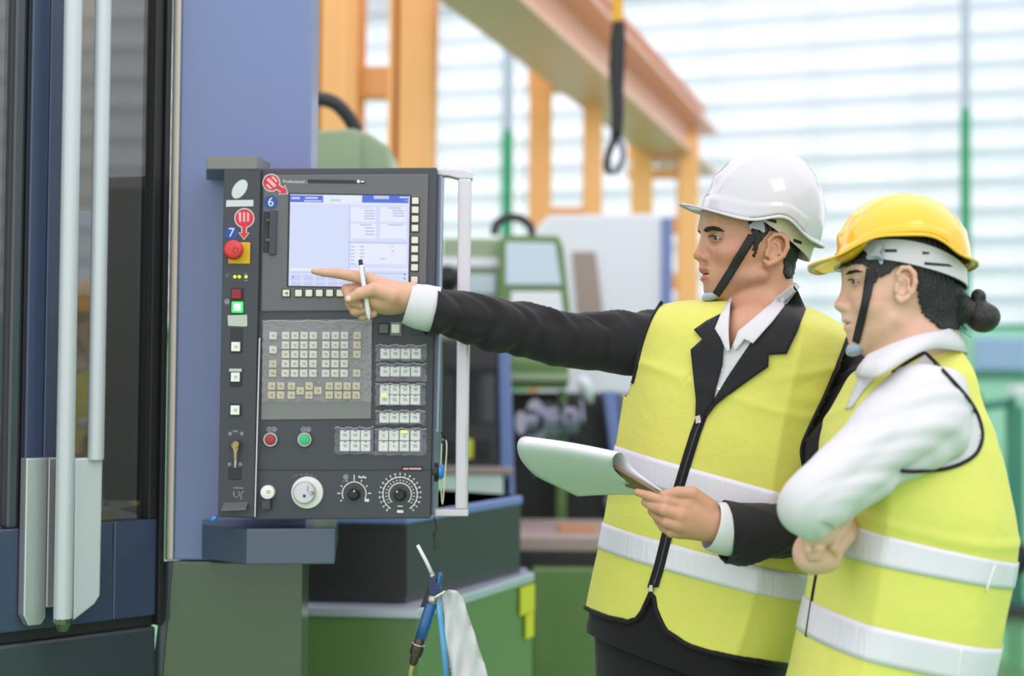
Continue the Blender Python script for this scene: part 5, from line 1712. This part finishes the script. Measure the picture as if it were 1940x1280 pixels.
b.chain([mc_['m'], h(657, 548, .010), h(664, 570, -.006), h(684, 578, -.010)], [.0125, .0100, .0088, .0075], k=.003)
b.chain([mc_['r'], h(664, 574, .022), h(672, 590, .002), h(696, 586, -.006)], [.0125, .0098, .0085, .0075], k=.003)
b.chain([mc_['p'], h(676, 590, .028), h(688, 600, .010), h(708, 594, .0)], [.0115, .0088, .0078, .0068], k=.003)
b.chain([h(742, 560, -.014), h(708, 548, -.026), h(681, 556, -.030), h(661, 566.5, -.030)], [.017, .0125, .0108, .0082], k=.005)
# left hand, holding the clipboard
Y1 = 2.34
def g(px, py, dy=0.0): return P(px, py, Y1 + dy)
wl_ = P(1352, 992, 2.35)
ml = {'i': g(1299, 957, -.002), 'm': g(1290, 976, -.010), 'r': g(1286, 995, -.008), 'p': g(1288, 1008, .002)}
for q, r1 in (('i', .0125), ('m', .0125), ('r', .012), ('p', .0105)):
    b.cone(wl_ + np.array([0, 0, {'i': .008, 'm': .003, 'r': -.004, 'p': -.010}[q]]), ml[q], .0205, r1, k=.010)
b.chain([ml['i'], g(1262, 949, -.006), g(1230, 939, .010), g(1208, 932, .022)], [.012, .0098, .0084, .0064], k=.004)
b.chain([ml['m'], g(1258, 966, -.012), g(1236, 959, .008), g(1222, 951, .022)], [.012, .0098, .0084, .0066], k=.003)
b.chain([ml['r'], g(1263, 989, -.008), g(1246, 979, .012), g(1234, 968, .024)], [.0115, .0094, .0082, .0066], k=.003)
b.chain([ml['p'], g(1272, 1008, .002), g(1257, 998, .016), g(1246, 986, .026)], [.0105, .0088, .0076, .0062], k=.003)
b.chain([g(1342, 962, .006), g(1312, 935, .0), g(1284, 933, -.004), g(1258, 937, -.004)], [.017, .0122, .0102, .0072], k=.006)

V, Qd = b.mesh(.0019)
def tone(HF, V, base, lip, rosy, stub, eyes, lips, brows_y, dark=1.0):
    x, z, l = HF.loc(V)
    c = np.tile(np.array(lin(base)), (len(V), 1))
    def mixin(mask, rgb):
        m_ = np.clip(mask, 0, 1)[:, None]
        return c * (1 - m_) + np.array(lin(rgb)) * m_
    head = (z < 575) & (np.abs(l) < .11) & (x < 1900)
    g2 = lambda cx, cy, cl, sx, sy, sl_: np.exp(-((x - cx) / sx) ** 2 - ((z - cy) / sy) ** 2 - ((np.abs(l) - cl) / sl_) ** 2) * head
    for a in rosy: c = mixin(g2(*a) * .55, rosy_rgb)
    for a in stub: c = mixin(g2(*a) * .5, (118, 88, 76))
    for a in lips:
        cx, cy, cl, sx, sy, sl_ = a
        d = ((x - cx) / sx) ** 2 + ((z - cy) / sy) ** 2 + (l / sl_) ** 2
        c = mixin(np.clip((1.15 - d) * 4, 0, .8) * head, lip)
    for a in eyes:
        c = mixin(g2(*a) * .6, (96, 64, 52))
    return c
rosy_rgb = (206, 128, 112)
colr = tone(HM, V, (208, 158, 130), (178, 96, 98), None and 0, [], [], [], 0) if False else None
colr = tone(HM, V, (206, 154, 126), (182, 100, 100), [(1325, 485, 0, 18, 14, .02), (1372, 488, .05, 28, 22, .03), (1475, 470, .082, 20, 30, .012)],
            [(1330, 506, .012, 9, 6, .014), (1345, 546, .0, 20, 12, .03), (1390, 540, .05, 40, 16, .03)], [(1350, 456, .031, 13, 9, .02)],
            [(1329.5, 514, 0, 13, 5.4, .023), (1331, 528.5, 0, 12, 6.0, .020)], 0)
# hands a little paler
hm = (V[:, 0] < P(800, 600, 2.6)[0])
colr[hm] = colr[hm] * .4 + np.array(lin((226, 178, 152))) * .6
SKIN = skin_mat('skin')
body = link('body', np_mesh('body', V, Qd, SKIN, colr), man)
head_sel = (V[:, 2] > HM(1400, 640)[2]) & (V[:, 0] > HM(1300, 500)[0] - .02)
fs = Qd[head_sel[Qd].all(1)]
TREE_HM = bvh_of(V, fs)
# eyes, brows, nails
gz = HM.f * .965 + HM.l * .16 - HM.u * .10; gz /= np.linalg.norm(gz)
for s in (-1, 1):
    gg = HM.f * .985 - HM.u * .12 + HM.l * .10; gg /= np.linalg.norm(gg)
    mk('eye', g_ball(EYE_M[s], .01255, 28), eye_mat('eye', EYE_M[s], gg), man, True)
def mirror_part(o, HF, m, parent, th=.001):
    vs = np.array([v.co for v in o.data.vertices])
    lx = (vs - HF.o) @ HF.l
    o2 = mk(o.name.split('.')[0], (vs - np.outer(2 * lx, HF.l), [tuple(p.vertices)[::-1] for p in o.data.polygons]), m, parent, True)
    s_ = o2.modifiers.new('thickness', 'SOLIDIFY'); s_.thickness = th; s_.offset = -1
eb = patch('eyebrow', [(1332, 436), (1338, 430), (1350, 428.5), (1362, 431), (1373, 439), (1362, 437.5), (1350, 436), (1338, 440)], [TREE_HM], .0016, BROW, man, 3, .001)
mirror_part(eb, HM, BROW, man)
lash = strip('eyelash', [(1342, 449), (1347, 446.6), (1355, 447), (1365, 453)], .0011, [TREE_HM], .0008, BROW, man)
patch('nail', [(655, 562), (660, 559.5), (664.5, 562), (664.5, 569), (659, 572.5), (653.5, 570)], [bvh_of(V, Qd[(V[:, 0] < P(760, 600, 2.6)[0])[Qd].all(1)])], .0006, mat('nail_pink', (240, 200, 186), .3, coat=.3), man, 3, .0006, True)
# hair: follows the skull, strands in the bump
def hair_from(V, Qd, HF, poly, off, parent, name='hair', noise=.0012, minlat=.0):
    x, z, l = HF.loc(V)
    m_ = in_poly(np.stack([x, z], 1), poly) & (np.abs(l) < .0775) & (np.abs(l) >= minlat)
    f = Qd[m_[Qd].all(1)]
    used = np.unique(f); mp = np.full(len(V), -1); mp[used] = np.arange(len(used))
    c_ = HF(1432, 440)
    vv = V[used]
    n = np.zeros_like(V)
    a, b_, cc, dd_ = (V[Qd[:, i]] for i in range(4))
    fn = np.cross(cc - a, dd_ - b_)
    for i in range(4): np.add.at(n, Qd[:, i], fn)
    n /= np.linalg.norm(n, axis=1)[:, None] + 1e-12
    xs_, zs_ = x[used], z[used]
    wv = np.sin(xs_ * 1.3 + zs_ * .35) * .5 + np.sin(xs_ * .7 - zs_ * .2 + 2) * .5
    out = vv + n[used] * (off + noise * wv)[:, None]
    o = link(name, np_mesh(name, out, mp[f], HAIR), parent)
    s_ = o.modifiers.new('thickness', 'SOLIDIFY'); s_.thickness = off + .002; s_.offset = -1
    return o
hair_from(V, Qd, HM, [(q[0] - 23, q[1] + 7) for q in [(1395, 300), (1398, 400), (1412, 414), (1420, 432), (1424, 448), (1427, 470), (1430, 492), (1434, 478), (1437, 462), (1448, 448), (1456, 438), (1478, 436), (1492, 455), (1490, 490), (1488, 515), (1496, 524), (1512, 522), (1540, 480), (1560, 400), (1540, 300)]], .0035, man)

# helmet
sl_ = math.radians(14.5)
Fh = HM.f * math.cos(sl_) + HM.u * math.sin(sl_); Uh = HM.u * math.cos(sl_) - HM.f * math.sin(sl_)
rl_ = math.radians(-7)
Lh = HM.l * math.cos(rl_) + Uh * math.sin(rl_); Uh = Uh * math.cos(rl_) - HM.l * math.sin(rl_)
make_helmet('white safety helmet with black chin strap worn by the man in the suit', HM(1441, 430), Fh, Lh, Uh, .113, .113, .101, .141, .040, 'helmet_white', 'harness_ivory',
            (.025, 21, 94, 2), [TREE_HM], [(1418, 443), (1436, 447), (1400, 505), (1363, 563), (1350, 554), (1385, 498)],
            (HM(1348, 560), np.array([.0205, .024, .0105]), 22), [(1418, 428), (1430, 417), (1432, 408), (1438, 404), (1446, 404), (1450, 411), (1447, 420), (1450, 438), (1446, 441), (1440, 436), (1424, 432), (1422, 436)],
            [[(1452, 412), (1471, 417), (1471, 423), (1452, 417)], [(1504, 452), (1519, 457), (1519, 463), (1504, 458)], [(1428, 404), (1437, 408), (1437, 411), (1428, 407)]],
            [(1494, 468, 1.6), (1500, 470, 1.6), (1507, 473, 1.6), (1512, 475, 1.6)], HM, (.038, -.062))
# ================================================================ the woman in the yellow helmet
YW = 2.25
wom = thing('person', 'woman in white shirt and yellow vest with arms crossed and hair in a bun', 'person', P(1710, 1300, YW) * np.array([1, 1, 0]))
HW = HeadFrame(1700, 540, YW, math.radians(-2))
def fold_w(u, v):
    f = .009 * np.exp(-np.abs(u - .95) / .22) - .004 * np.exp(-((u - 1.5) / .3) ** 2)
    f += .0045 * np.exp(-np.abs(u - 2.35) / .10)
    f += .0028 * np.exp(-((v - .44 + .04 * np.sin(u)) / .012) ** 2)
    f += .003 * np.sin(u * 4 + v * 17) * np.sin(v * 11 - u * 2)
    f += .003 * np.exp(-((v - .66 - .05 * np.sin(u * 1.3)) / .02) ** 2)
    return f
TW = Torso([(1484, 1330, 1822, 1400, YW), (1510, 1250, 1845, 1318, YW), (1530, 1165, 1868, 1230, YW), (1545, 1080, 1886, 1145, YW), (1556, 995, 1898, 1060, YW), (1562, 925, 1901, 985, YW),
            (1564, 850, 1884, 900, YW), (1577, 792, 1864, 828, YW), (1601, 738, 1846, 760, YW), (1626, 704, 1832, 712, YW), (1668, 684, 1818, 676, YW), (1690, 672, 1806, 655, YW)],
           math.radians(86), .80, 2.3, fold_w)
VV, VF, U2, V2 = TW.grid(200, 0.0, .985, 130)
TREE_W = bvh_of(*TW.grid(140, 0, 1, 120)[:2])
vw = mk('vest', (VV, VF), HIVIS_W, wom, True)
sm = vw.modifiers.new('thickness', 'SOLIDIFY'); sm.thickness = .003; sm.offset = -1
ua, ub = u_at(TW, 1640, 1030, (-.4, 2.6)), u_at(TW, 1860, 1080, (-.4, 2.6))
bands(TW, [((1004, 1064), (1056, 1108))], vw, (ua, ub))
ua, ub = u_at(TW, 1600, 1200, (-.4, 2.6)), u_at(TW, 1830, 1250, (-.4, 2.6))
bands(TW, [((1168, 1232), (1224, 1290))], vw, (ua, ub))
# light seams across the bands
for l in ([(1885, 905 + 165), (1868, 1120)], [(1822, 1228), (1812, 1300)]):
    strip('band_seam', [l[0], ((l[0][0] + l[1][0]) / 2, (l[0][1] + l[1][1]) / 2), l[1]], .0016, [TREE_W], .003, MATS['key_white'], vw, n=8)
strip('front_piping', [(1549, 1075), (1541, 1120), (1533, 1170), (1528, 1205)], .003, [TREE_W], .002, PIPE, vw, n=16)

# shirt: sleeve with elbow, shoulder in the armhole, collar
sg, SGW = sleeve('shirt_sleeve', [(1792, 778, 2.15), (1756, 784, 2.125), (1708, 816, 2.105), (1652, 864, 2.085), (1596, 908, 2.065), (1550, 942, 2.05), (1531, 960, 2.05), (1541, 974, 2.06), (1553, 982, 2.07)],
                 [.052, .074, .074, .063, .054, .048, .043, .040, .034], SHIRT, wom, 60, 150, .0062, 34, 2.7, 1.3, ry=[.056, .074, .070, .059, .052, .047, .043, .039, .033], solid=.002, longi=.75)
TREE_SW = bvh_of(*SGW)
arm_w = [(1754, 669), (1790, 705), (1841, 764), (1861, 816), (1854, 852), (1831, 873), (1790, 888), (1738, 893), (1708, 892)]
patch('shirt_shoulder', arm_w + [(1690, 800), (1720, 700)], [TREE_W], .003, SHIRT, wom, 8, .001)
strip('armhole_piping', arm_w, .0030, [TREE_W, TREE_SW], .0035, PIPE, vw, n=60)
strip('armhole_piping', [(1757, 664), (1735, 676), (1712, 690), (1690, 706)], .0028, [TREE_W, TREE_SW], .004, PIPE, vw, n=20)
patch('shirt_front', [(1634, 690), (1618, 735), (1600, 775), (1612, 772), (1638, 735), (1655, 718)], [TREE_W], .005, SHIRT, wom, 6, .002)
b0 = [P(1634, 712, 2.13), P(1664, 712, 2.09), P(1703, 690, 2.095), P(1757, 661, 2.13), P(1812, 666, 2.20), P(1822, 672, 2.30), P(1780, 676, 2.39), P(1700, 692, 2.40), P(1645, 700, 2.34), P(1632, 708, 2.22)]
b1 = [P(1646, 672, 2.14), P(1690, 652, 2.125), P(1735, 636, 2.13), P(1780, 627, 2.16), P(1802, 622, 2.22), P(1806, 622, 2.29), P(1770, 634, 2.35), P(1700, 656, 2.35), P(1655, 672, 2.31), P(1640, 680, 2.22)]
lo, hi = spline(b0 + b0[:1], 60)[:-1], spline(b1 + b1[:1], 60)[:-1]
outw = (lo - lo.mean(0)) * np.array([1, 1, 0]); outw /= np.linalg.norm(outw, axis=1)[:, None]
o = mk('shirt_collar', g_loft([lo + outw * .010, (lo + hi) / 2 + outw * .008, hi + outw * .002, hi, (lo + hi) / 2 - outw * .002], caps=False), SHIRT, wom, True)
sm = o.modifiers.new('thickness', 'SOLIDIFY'); sm.thickness = .002; sm.offset = 0

# trousers, out of the frame
c0 = TW.c[0]
for s in (-1, 1):
    hip = c0 + np.array([0, -s * .08, .05]); knee = hip + np.array([-.02, 0, -.40]); foot = hip + np.array([.03, 0, -.72]); foot[2] = .06
    mk('trouser_leg', g_tube(spline([hip, (hip + knee) / 2, knee, (knee + foot) / 2, foot], 20), np.linspace(.095, .058, 20), 20), TROUSER, wom, True)
    sh = [foot + np.array([.03, 0, 0]), foot + np.array([-.04, 0, -.01]), foot + np.array([-.12, 0, -.025]), foot + np.array([-.17, 0, -.03])]
    mk('shoe', g_tube(spline(sh, 12), np.array([.036, .038, .039, .04, .04, .04, .039, .038, .036, .032, .027, .018]), 16, ry=.028), MATS['knob_black'], wom, True)

# ---- body
b = Implicit(); HF = HW; k = HF.k
b.ell(HF(1713, 487), (101 * k, .072, 101 * k), HF.R, k=.02)
b.ell(HF(1660, 556), (58 * k, .056, 86 * k), HF.R, k=.03)
b.ell(HF(1715, 560), (70 * k, .060, 62 * k), HF.R, k=.03)
both(lambda l: b.cone(HF(1634, 645, l * .2), HF(1682, 608, l), 15 * k, 16 * k, k=.02), .048)
b.ell(HF(1634, 644), (23 * k, .019, 20 * k), HF.rot(20), k=.014)
b.ell(HF(1665, 612), (46 * k, .046, 42 * k), HF.R, k=.025)
both(lambda l: b.ell(HF(1643, 576, l), (27 * k, .019, 24 * k), HF.R, k=.02), .038)
b.ell(HF(1626, 608), (26 * k, .024, 30 * k), HF.rot(8), k=.014)
b.ell(HF(1626, 510), (22 * k, .046, 30 * k), HF.R, k=.025)
EYE_W = {}
for s in (-1, 1):
    ec = HF(1622, 534, s * .030); EYE_W[s] = ec
    b.ell(HF(1607, 535, s * .034), (13 * k, .015, 13 * k), HF.R, 's', k=.014)
    b.ell(ec, (.0136, .0136, .0130), HF.R, k=.004)
    b.ell(ec + HF.f * .010 + HF.l * (s * .003) - HF.u * .0022, (.0080, .0112, .0026), HF.rot(8), 's', k=.0012)
    b.cone(HF(1612, 527, s * .020), HF(1628, 530, s * .040), .0022, .0016, k=.003)
b.cone(HF(1613, 534), HF(1596, 574), 8 * k, 10 * k, k=.014)
b.ell(HF(1593.5, 580), (12 * k, .0105, 10 * k), HF.rot(-10), k=.007)
both(lambda l: b.ell(HF(1605, 584, l), (11 * k, .0062, 9 * k), HF.R, k=.004), .0115)
both(lambda l: b.ell(HF(1598, 591.5, l), (6 * k, .0032, 2.8 * k), HF.rot(10), 's', k=.002), .006)
b.cone(HF(1605, 590), HF(1605, 602), 6 * k, 6 * k, k=.010)
b.ell(HF(1608, 607), (10.5 * k, .020, 6.6 * k), HF.rot(-12), k=.005)
b.ell(HF(1611.5, 621), (10.5 * k, .017, 6.8 * k), HF.rot(12), k=.005)
b.ell(HF(1601, 614), (14 * k, .021, 1.5 * k), HF.R, 's', k=.003)
for s in (-1, 1):
    def e(px, py, l): return HF(px - 20, py + 5, s * l)
    b.ell(e(1714, 538, .070), (16 * k, .0045, 29 * k), HF.rot(-8), k=.004)
    er = [(1705, 534, .072), (1700, 520, .0735), (1707, 509, .076), (1719, 509, .079), (1728, 520, .081), (1730, 536, .081), (1726, 552, .079), (1717, 564, .075), (1707, 569, .072), (1700, 562, .069)]
    b.chain([e(*q) for q in er], [3.4 * k, 4 * k, 4.2 * k, 4.4 * k, 4.6 * k, 4.6 * k, 4.6 * k, 5.4 * k, 6.5 * k, 4.2 * k], k=.003)
    b.chain([e(*q) for q in ((1709, 522, .074), (1719, 532, .077), (1719, 548, .077), (1708, 557, .074))], [2.6 * k, 3.2 * k, 3.2 * k, 3 * k], k=.002)
    b.ell(e(1707, 545, .0765), (8 * k, .006, 10 * k), HF.R, 's', k=.003)
    b.cone(e(1699, 543, .070), e(1698, 552, .070), 3.6 * k, 3.6 * k, k=.004)
b.cone(HF(1748, 560), HF(1732, 690), .050, .060, k=.025)
both(lambda l: b.cone(HF(1755, 585, l), HF(1690, 700, l * .4), .009, .011, k=.02), .040)
b.cone(HF(1732, 680), TW.c[50], .06, .08, k=.04)
b.cone(TW.c[50], TW.c[14], .085, .085, k=.04)
sN, sF = P(1760, 780, 2.13), P(1740, 780, 2.40)
b.cone(sN, sF, .045, .045, k=.03)
b.chain([sN, P(1600, 905, 2.07), P(1545, 965, 2.055), P(1552, 1000, 2.066)], [.042, .036, .032, .028], k=.01)
YH = 2.06
def g(px, py, dy=0.0): return P(px, py, YH + dy)
b.chain([sF, P(1580, 960, 2.40), P(1612, 985, 2.22), g(1585, 1010, .055), g(1553, 1042, .040)], [.042, .036, .028, .026, .030], k=.012)
b.ell(g(1540, 1046, .034), (.029, .026, .031), None, k=.010)
b.cone(g(1540, 1052, .034), g(1566, 1058, .040), .024, .020, k=.010)
b.chain([g(1536, 1000, .012), g(1528, 1022, .000), g(1531, 1040, .001), g(1536.5, 1056, .007)], [.0085, .0075, .0068, .0056], k=.0025)
b.chain([g(1562, 996, .010), g(1558, 1014, -.003), g(1553, 1036, -.005), g(1549.5, 1055, .002)], [.0088, .0080, .0072, .0060], k=.0025)
b.chain([g(1592, 1000, .014), g(1580, 1022, .004), g(1579, 1036, .006), g(1584, 1049, .016)], [.0085, .0076, .0068, .0056], k=.0025)
b.chain([g(1586, 1004, .018), g(1600, 984, .012), g(1614, 966, .016)], [.013, .011, .008], k=.005)
V, Qd = b.mesh(.0019)
rosy_rgb = (222, 140, 130)
colr = tone(HF, V, (228, 184, 160), (200, 122, 118), [(1596, 578, 0, 20, 20, .02), (1640, 585, .045, 30, 26, .03), (1718, 535, .076, 20, 34, .012)], [], [(1618, 536, .03, 16, 9, .02)],
            [(1607, 608, 0, 13, 5.6, .020), (1609, 620, 0, 12.5, 6.2, .018)], 0)
link('body', np_mesh('body', V, Qd, SKIN, colr), wom)
hs_ = (V[:, 2] > P(1700, 672, YW)[2])
TREE_HW = bvh_of(V, Qd[hs_[Qd].all(1)])
for s in (-1, 1):
    gg = HF.f * .95 - HF.u * .30 + HF.l * .06; gg /= np.linalg.norm(gg)
    mk('eye', g_ball(EYE_W[s], .0124, 28), eye_mat('eye', EYE_W[s], gg, (40, 26, 20)), wom, True)
strip('eyelash', [(1606, 531), (1611, 529), (1619, 530), (1627, 535)], .0009, [TREE_HW], .0008, BROW, wom)
eb = patch('eyebrow', [(1601, 520), (1608, 513), (1622, 511), (1636, 515), (1622, 516), (1608, 520)], [TREE_HW], .0014, BROW, wom, 3, .001)
mirror_part(eb, HF, BROW, wom)
hair_from(V, Qd, HF, [(q[0] - 17, q[1] + 4) for q in [(1592, 440), (1592, 508), (1597, 518), (1604, 508), (1622, 503), (1640, 502), (1652, 512), (1650, 532), (1656, 545), (1664, 530), (1686, 520), (1697, 508), (1718, 503), (1732, 515), (1733, 545), (1738, 575), (1752, 600), (1780, 622), (1840, 620), (1850, 440), (1720, 370), (1620, 380)]], .004, wom)
hb_ = Implicit()
hb_.ell(HF(1770, 555), (44 * k, .052, 52 * k), HF.rot(-20), k=.02)
hb_.cone(HF(1780, 540), HF(1800, 600), .036, .020, k=.02)
hb_.cone(HF(1768, 590), HF(1794, 612), .026, .010, k=.02)
hb_.cone(HF(1800, 575), HF(1845, 590), .018, .020, k=.015)
Vb, Qb = hb_.mesh(.0022)
xx, zz, ll = HF.loc(Vb)
Vb = Vb + (np.stack([np.zeros(len(Vb)), np.zeros(len(Vb)), .0008 * np.sin(xx * .9 + zz * 2.1 + 3 * np.sin(ll * 90))], 1))
hair2 = link('hair_knot', np_mesh('hair_knot', Vb, Qb, HAIR), wom)
hb2 = Implicit()
hb2.ell(HF(1861, 600), (31 * k, .026, 29 * k), HF.rot(10), k=.01)
hb2.ell(HF(1846, 588), (20 * k, .020, 22 * k), HF.R, k=.012)
hb2.ell(HF(1851, 561, .004), (14 * k, .012, 14 * k), HF.R, k=.006)
Vb, Qb = hb2.mesh(.0020)
xx, zz, ll = HF.loc(Vb)
Vb = Vb + (Vb - HF(1858, 598)) * (.02 * np.sin(np.arctan2(zz - 598, xx - 1858) * 3 + ll * 260))[:, None]
link('hair_bun', np_mesh('hair_bun', Vb, Qb, HAIR), hair2)
rs = np.random.RandomState(5)
st_ = []
for i in range(14):
    x0, y0 = 1800 + rs.rand() * 14, 602 + rs.rand() * 18
    l0 = .02 * (rs.rand() - .5) + .02
    st_.append(g_tube([HF(x0, y0, l0), HF(x0 + 6 + 6 * rs.rand(), y0 + 10, l0), HF(x0 + 8 + 16 * rs.rand(), y0 + 18 + 8 * rs.rand(), l0)], [.0004, .0003, .0002], 4))
mk('stray_hair', join(*st_), HAIR, hair2, kind='stuff')

rl_ = math.radians(8); tl_ = math.radians(-1)
Fw = HF.f * math.cos(tl_) + HF.u * math.sin(tl_); Uw0 = HF.u * math.cos(tl_) - HF.f * math.sin(tl_)
Lw = HF.l * math.cos(rl_) + Uw0 * math.sin(rl_); Uw = Uw0 * math.cos(rl_) - HF.l * math.sin(rl_)
make_helmet('yellow safety helmet with black chin strap worn by the woman with the bun', HF(1712, 503), Fw, Lw, Uw, .105, .104, .096, .112, .042, 'helmet_yellow', 'harness_white',
            (.030, 40, 80, 4), [TREE_HW], [(1641, 507), (1660, 512), (1650, 560), (1627, 652), (1614, 646), (1632, 570)],
            (HF(1628, 655), np.array([.024, .022, .013]), 38), [(1640, 486), (1655, 473), (1660, 462), (1668, 460), (1672, 470), (1666, 478), (1674, 492), (1672, 500), (1667, 500), (1664, 491), (1644, 492)],
            [[(1676, 472), (1699, 472), (1699, 477), (1676, 477)], [(1752, 496), (1798, 500), (1806, 505), (1752, 501)], [(1748, 476), (1762, 478), (1760, 481), (1748, 481)]],
            [(1746 + 10.5 * i, 514 + 2.2 * i + .25 * i * i, 2.0 - .15 * i) for i in range(6)], HF, (.016, -.044))
# ================================================================ clipboard, pen, air gun with its rag
mat('board_brown', (122, 100, 66), .5, vary=.15, vscale=30)
mat('paper_white', (222, 222, 228), .7)
cb = thing('clipboard', 'brown clipboard with a white page curled over, held in the hand of the man', 'clipboard', P(1210, 915, 2.35))
A, B_ = P(1166, 882, 2.385), P(1264, 940, 2.33)
v_ = P(1090, 862, 2.51) - A
nb = np.cross(B_ - A, v_); nb /= np.linalg.norm(nb)
if nb[2] > 0: nb = -nb
mk('board', g_prism3([A, B_, B_ + v_, A + v_], nb * .004, .001), MATS['board_brown'], cb)
rp = [[(1262, 934, 2.33), (1225, 908, 2.36), (1196, 884, 2.385), (1184, 866, 2.385), (1176, 857, 2.37), (1165, 861, 2.355), (1160, 874, 2.36), (1166, 892, 2.385), (1190, 912, 2.41), (1222, 930, 2.435), (1244, 938, 2.445)],
      [(1120, 905, 2.50), (1060, 876, 2.51), (1020, 850, 2.51), (1006, 833, 2.50), (996, 826.5, 2.48), (984, 832, 2.46), (980, 848, 2.465), (988, 872, 2.50), (1014, 900, 2.54), (1052, 920, 2.57), (1094, 940, 2.60)]]
r0, r1 = (spline([P(*q) for q in r], 46) for r in rp)
rows_ = [r0 * (1 - t) + r1 * t + np.array([0, 0, .0025 * math.sin(t * 3.1)]) for t in np.linspace(0, 1, 14)]
pg = mk('page', g_loft(rows_, caps=False, closed=False), MATS['paper_white'], cb, True)
sm = pg.modifiers.new('thickness', 'SOLIDIFY'); sm.thickness = .0004
pn = thing('ballpoint_pen', 'slim white ballpoint pen with dark tip, held upright in the pointing hand', 'pen', P(691, 550, 2.575))
p0, p1, p2 = P(682.5, 491, 2.578), P(684, 502, 2.578), P(699.5, 606, 2.582)
ax = p2 - p0; L_ = np.linalg.norm(ax)
mk('barrel', g_lathe(p1, ax, [(0, .0040), (.001, .0046), (.07, .0046), (.088, .0042), (.098, .0022), (.1, .0008)], 16), MATS['paper_white'], pn, True, flat_angle=40)
mk('push_button', g_lathe(p1, -ax, [(0, .0040), (.002, .0040), (.009, .0036), (.0105, .002)], 14), mat('pen_dark', (30, 30, 50), .35), pn, True, flat_angle=40)
mk('pen_clip', g_tube([p1 + ax / L_ * .004 + np.array([.0045, -.002, 0]), p1 + ax / L_ * .02 + np.array([.0058, -.002, 0]), p1 + ax / L_ * .042 + np.array([.005, -.002, 0])], .0011, 6), MATS['chrome_ring'], pn, True)

YG = 2.62
mat('gun_blue', (36, 92, 150), .35, coat=.3)
mat('gun_blue_light', (92, 164, 216), .35, coat=.3)
mat('gun_navy', (36, 48, 92), .4)
mat('coupling_brown', (84, 70, 64), .35, .6)
def T(px, py, dy=0.0): return P(px, py, YG + dy)
gunt = thing('air_gun', 'blue air blow gun with thin white nozzle, hanging below the panel', 'air gun', T(822, 1120))
mk('nozzle', g_tube([T(791, 1032), T(808, 1064), T(820, 1090)], [.0034, .0034, .0038], 12), MATS['paper_white'], gunt, True)
mk('nozzle_collar', g_tube([T(817, 1087), T(821, 1094)], .0055, 12), MATS['chrome_ring'], gunt, True)
mk('head', g_prism([(816, 1094), (825, 1093), (829, 1110), (836, 1112), (838, 1122), (820, 1132), (813, 1126), (812, 1108)], YG - .008, .018, .003), MATS['gun_navy'], gunt)
mk('hanging_hook', g_tube(spline([T(829, 1112), T(832, 1098), T(834, 1088), T(831, 1084)], 10), [.005] * 7 + [.004, .003, .002], 10), MATS['gun_blue'], gunt, True)
mk('guard', g_prism([(815, 1092), (822, 1100), (818, 1118), (806, 1150), (796, 1150), (806, 1122)], YG + .006, .006, .001), MATS['knob_black'], gunt)
mk('handle', g_tube([T(820, 1133), T(815, 1150), T(806, 1180), T(797, 1209)], [.0085, .0105, .0112, .0105], 18), MATS['gun_blue'], gunt, True)
mk('handle_cap', g_tube([T(822, 1128), T(817, 1142)], [.0095, .0118], 18), MATS['chrome_ring'], gunt, True)
mk('trigger', g_tube([T(828, 1132), T(834, 1170), T(840, 1220), T(847, 1310)], [.0050, .0056, .0056, .0056], 12), MATS['gun_blue_light'], gunt, True)
cp = mk('coupling', g_lathe(T(797, 1207), T(781, 1262) - T(797, 1207), [(0, .008), (.004, .0095), (.013, .0095), (.014, .0125), (.028, .0125), (.030, .0115), (.034, .0115), (.035, .009), (.049, .0075), (.052, .005)], 20), MATS['coupling_brown'], gunt, True, flat_angle=35)
mk('coupling_ring', g_lathe(T(793, 1219), T(781, 1262) - T(797, 1207), [(0, .0128), (.0015, .0134), (.003, .0128)], 20), MATS['chrome_ring'], cp, True)
mk('hose', g_tube([T(782, 1255), T(778, 1275), T(776, 1330)], .0042, 10), mat('hose_olive', (150, 150, 80), .5), gunt, True)
mk('hose_knot', g_tube(spline([T(822, 1132, -.008), T(829, 1128, -.012), T(836, 1124, -.01), T(843, 1120, -.006)], 10), .0022, 8), MATS['key_ivory'], gunt, True)
rag = [(838, 1122), (850, 1117), (866, 1119), (876, 1129), (886, 1160), (898, 1196), (908, 1228), (918, 1258), (928, 1290), (930, 1340), (850, 1340), (852, 1290), (847, 1230), (842, 1170), (837, 1132)]
class _Pl: pass
fw_ = [T(740, 1000, .012), T(980, 1000, .012), T(980, 1400, .012), T(740, 1400, .012)]
TR_ = bvh_of(fw_, [(0, 1, 2, 3)])
rg = patch('cleaning_rag', rag, [TR_], .006, SHIRT, None, 7, .003, True, relief=lambda x, y: .006 * math.sin((x - .33 * y) * .13) + .004 * math.sin((x + .2 * y) * .21), label='white cleaning rag tied to the air gun', rounded=False)
_props(rg, 'white cleaning rag tied beside the blue air gun', 'rag')
wire = thing('hanging_wire', 'thin black wire hanging from the lower right corner of the panel', 'wire', P(822, 1000, 2.72))
mk('wire', g_tube(spline([P(822, 980, 2.73), P(826, 996, 2.72), P(823, 1012, 2.72), P(824, 1040, 2.72)], 14), .0011, 6), MATS['knob_black'], wire, True)
mk('wire_loop', g_tube(spline([P(824, 984, 2.72), P(828, 1000, 2.715), P(824, 1014, 2.715), P(819, 1014, 2.72), P(823, 1010, 2.72)], 14), .0009, 6), MATS['knob_black'], wire, True)
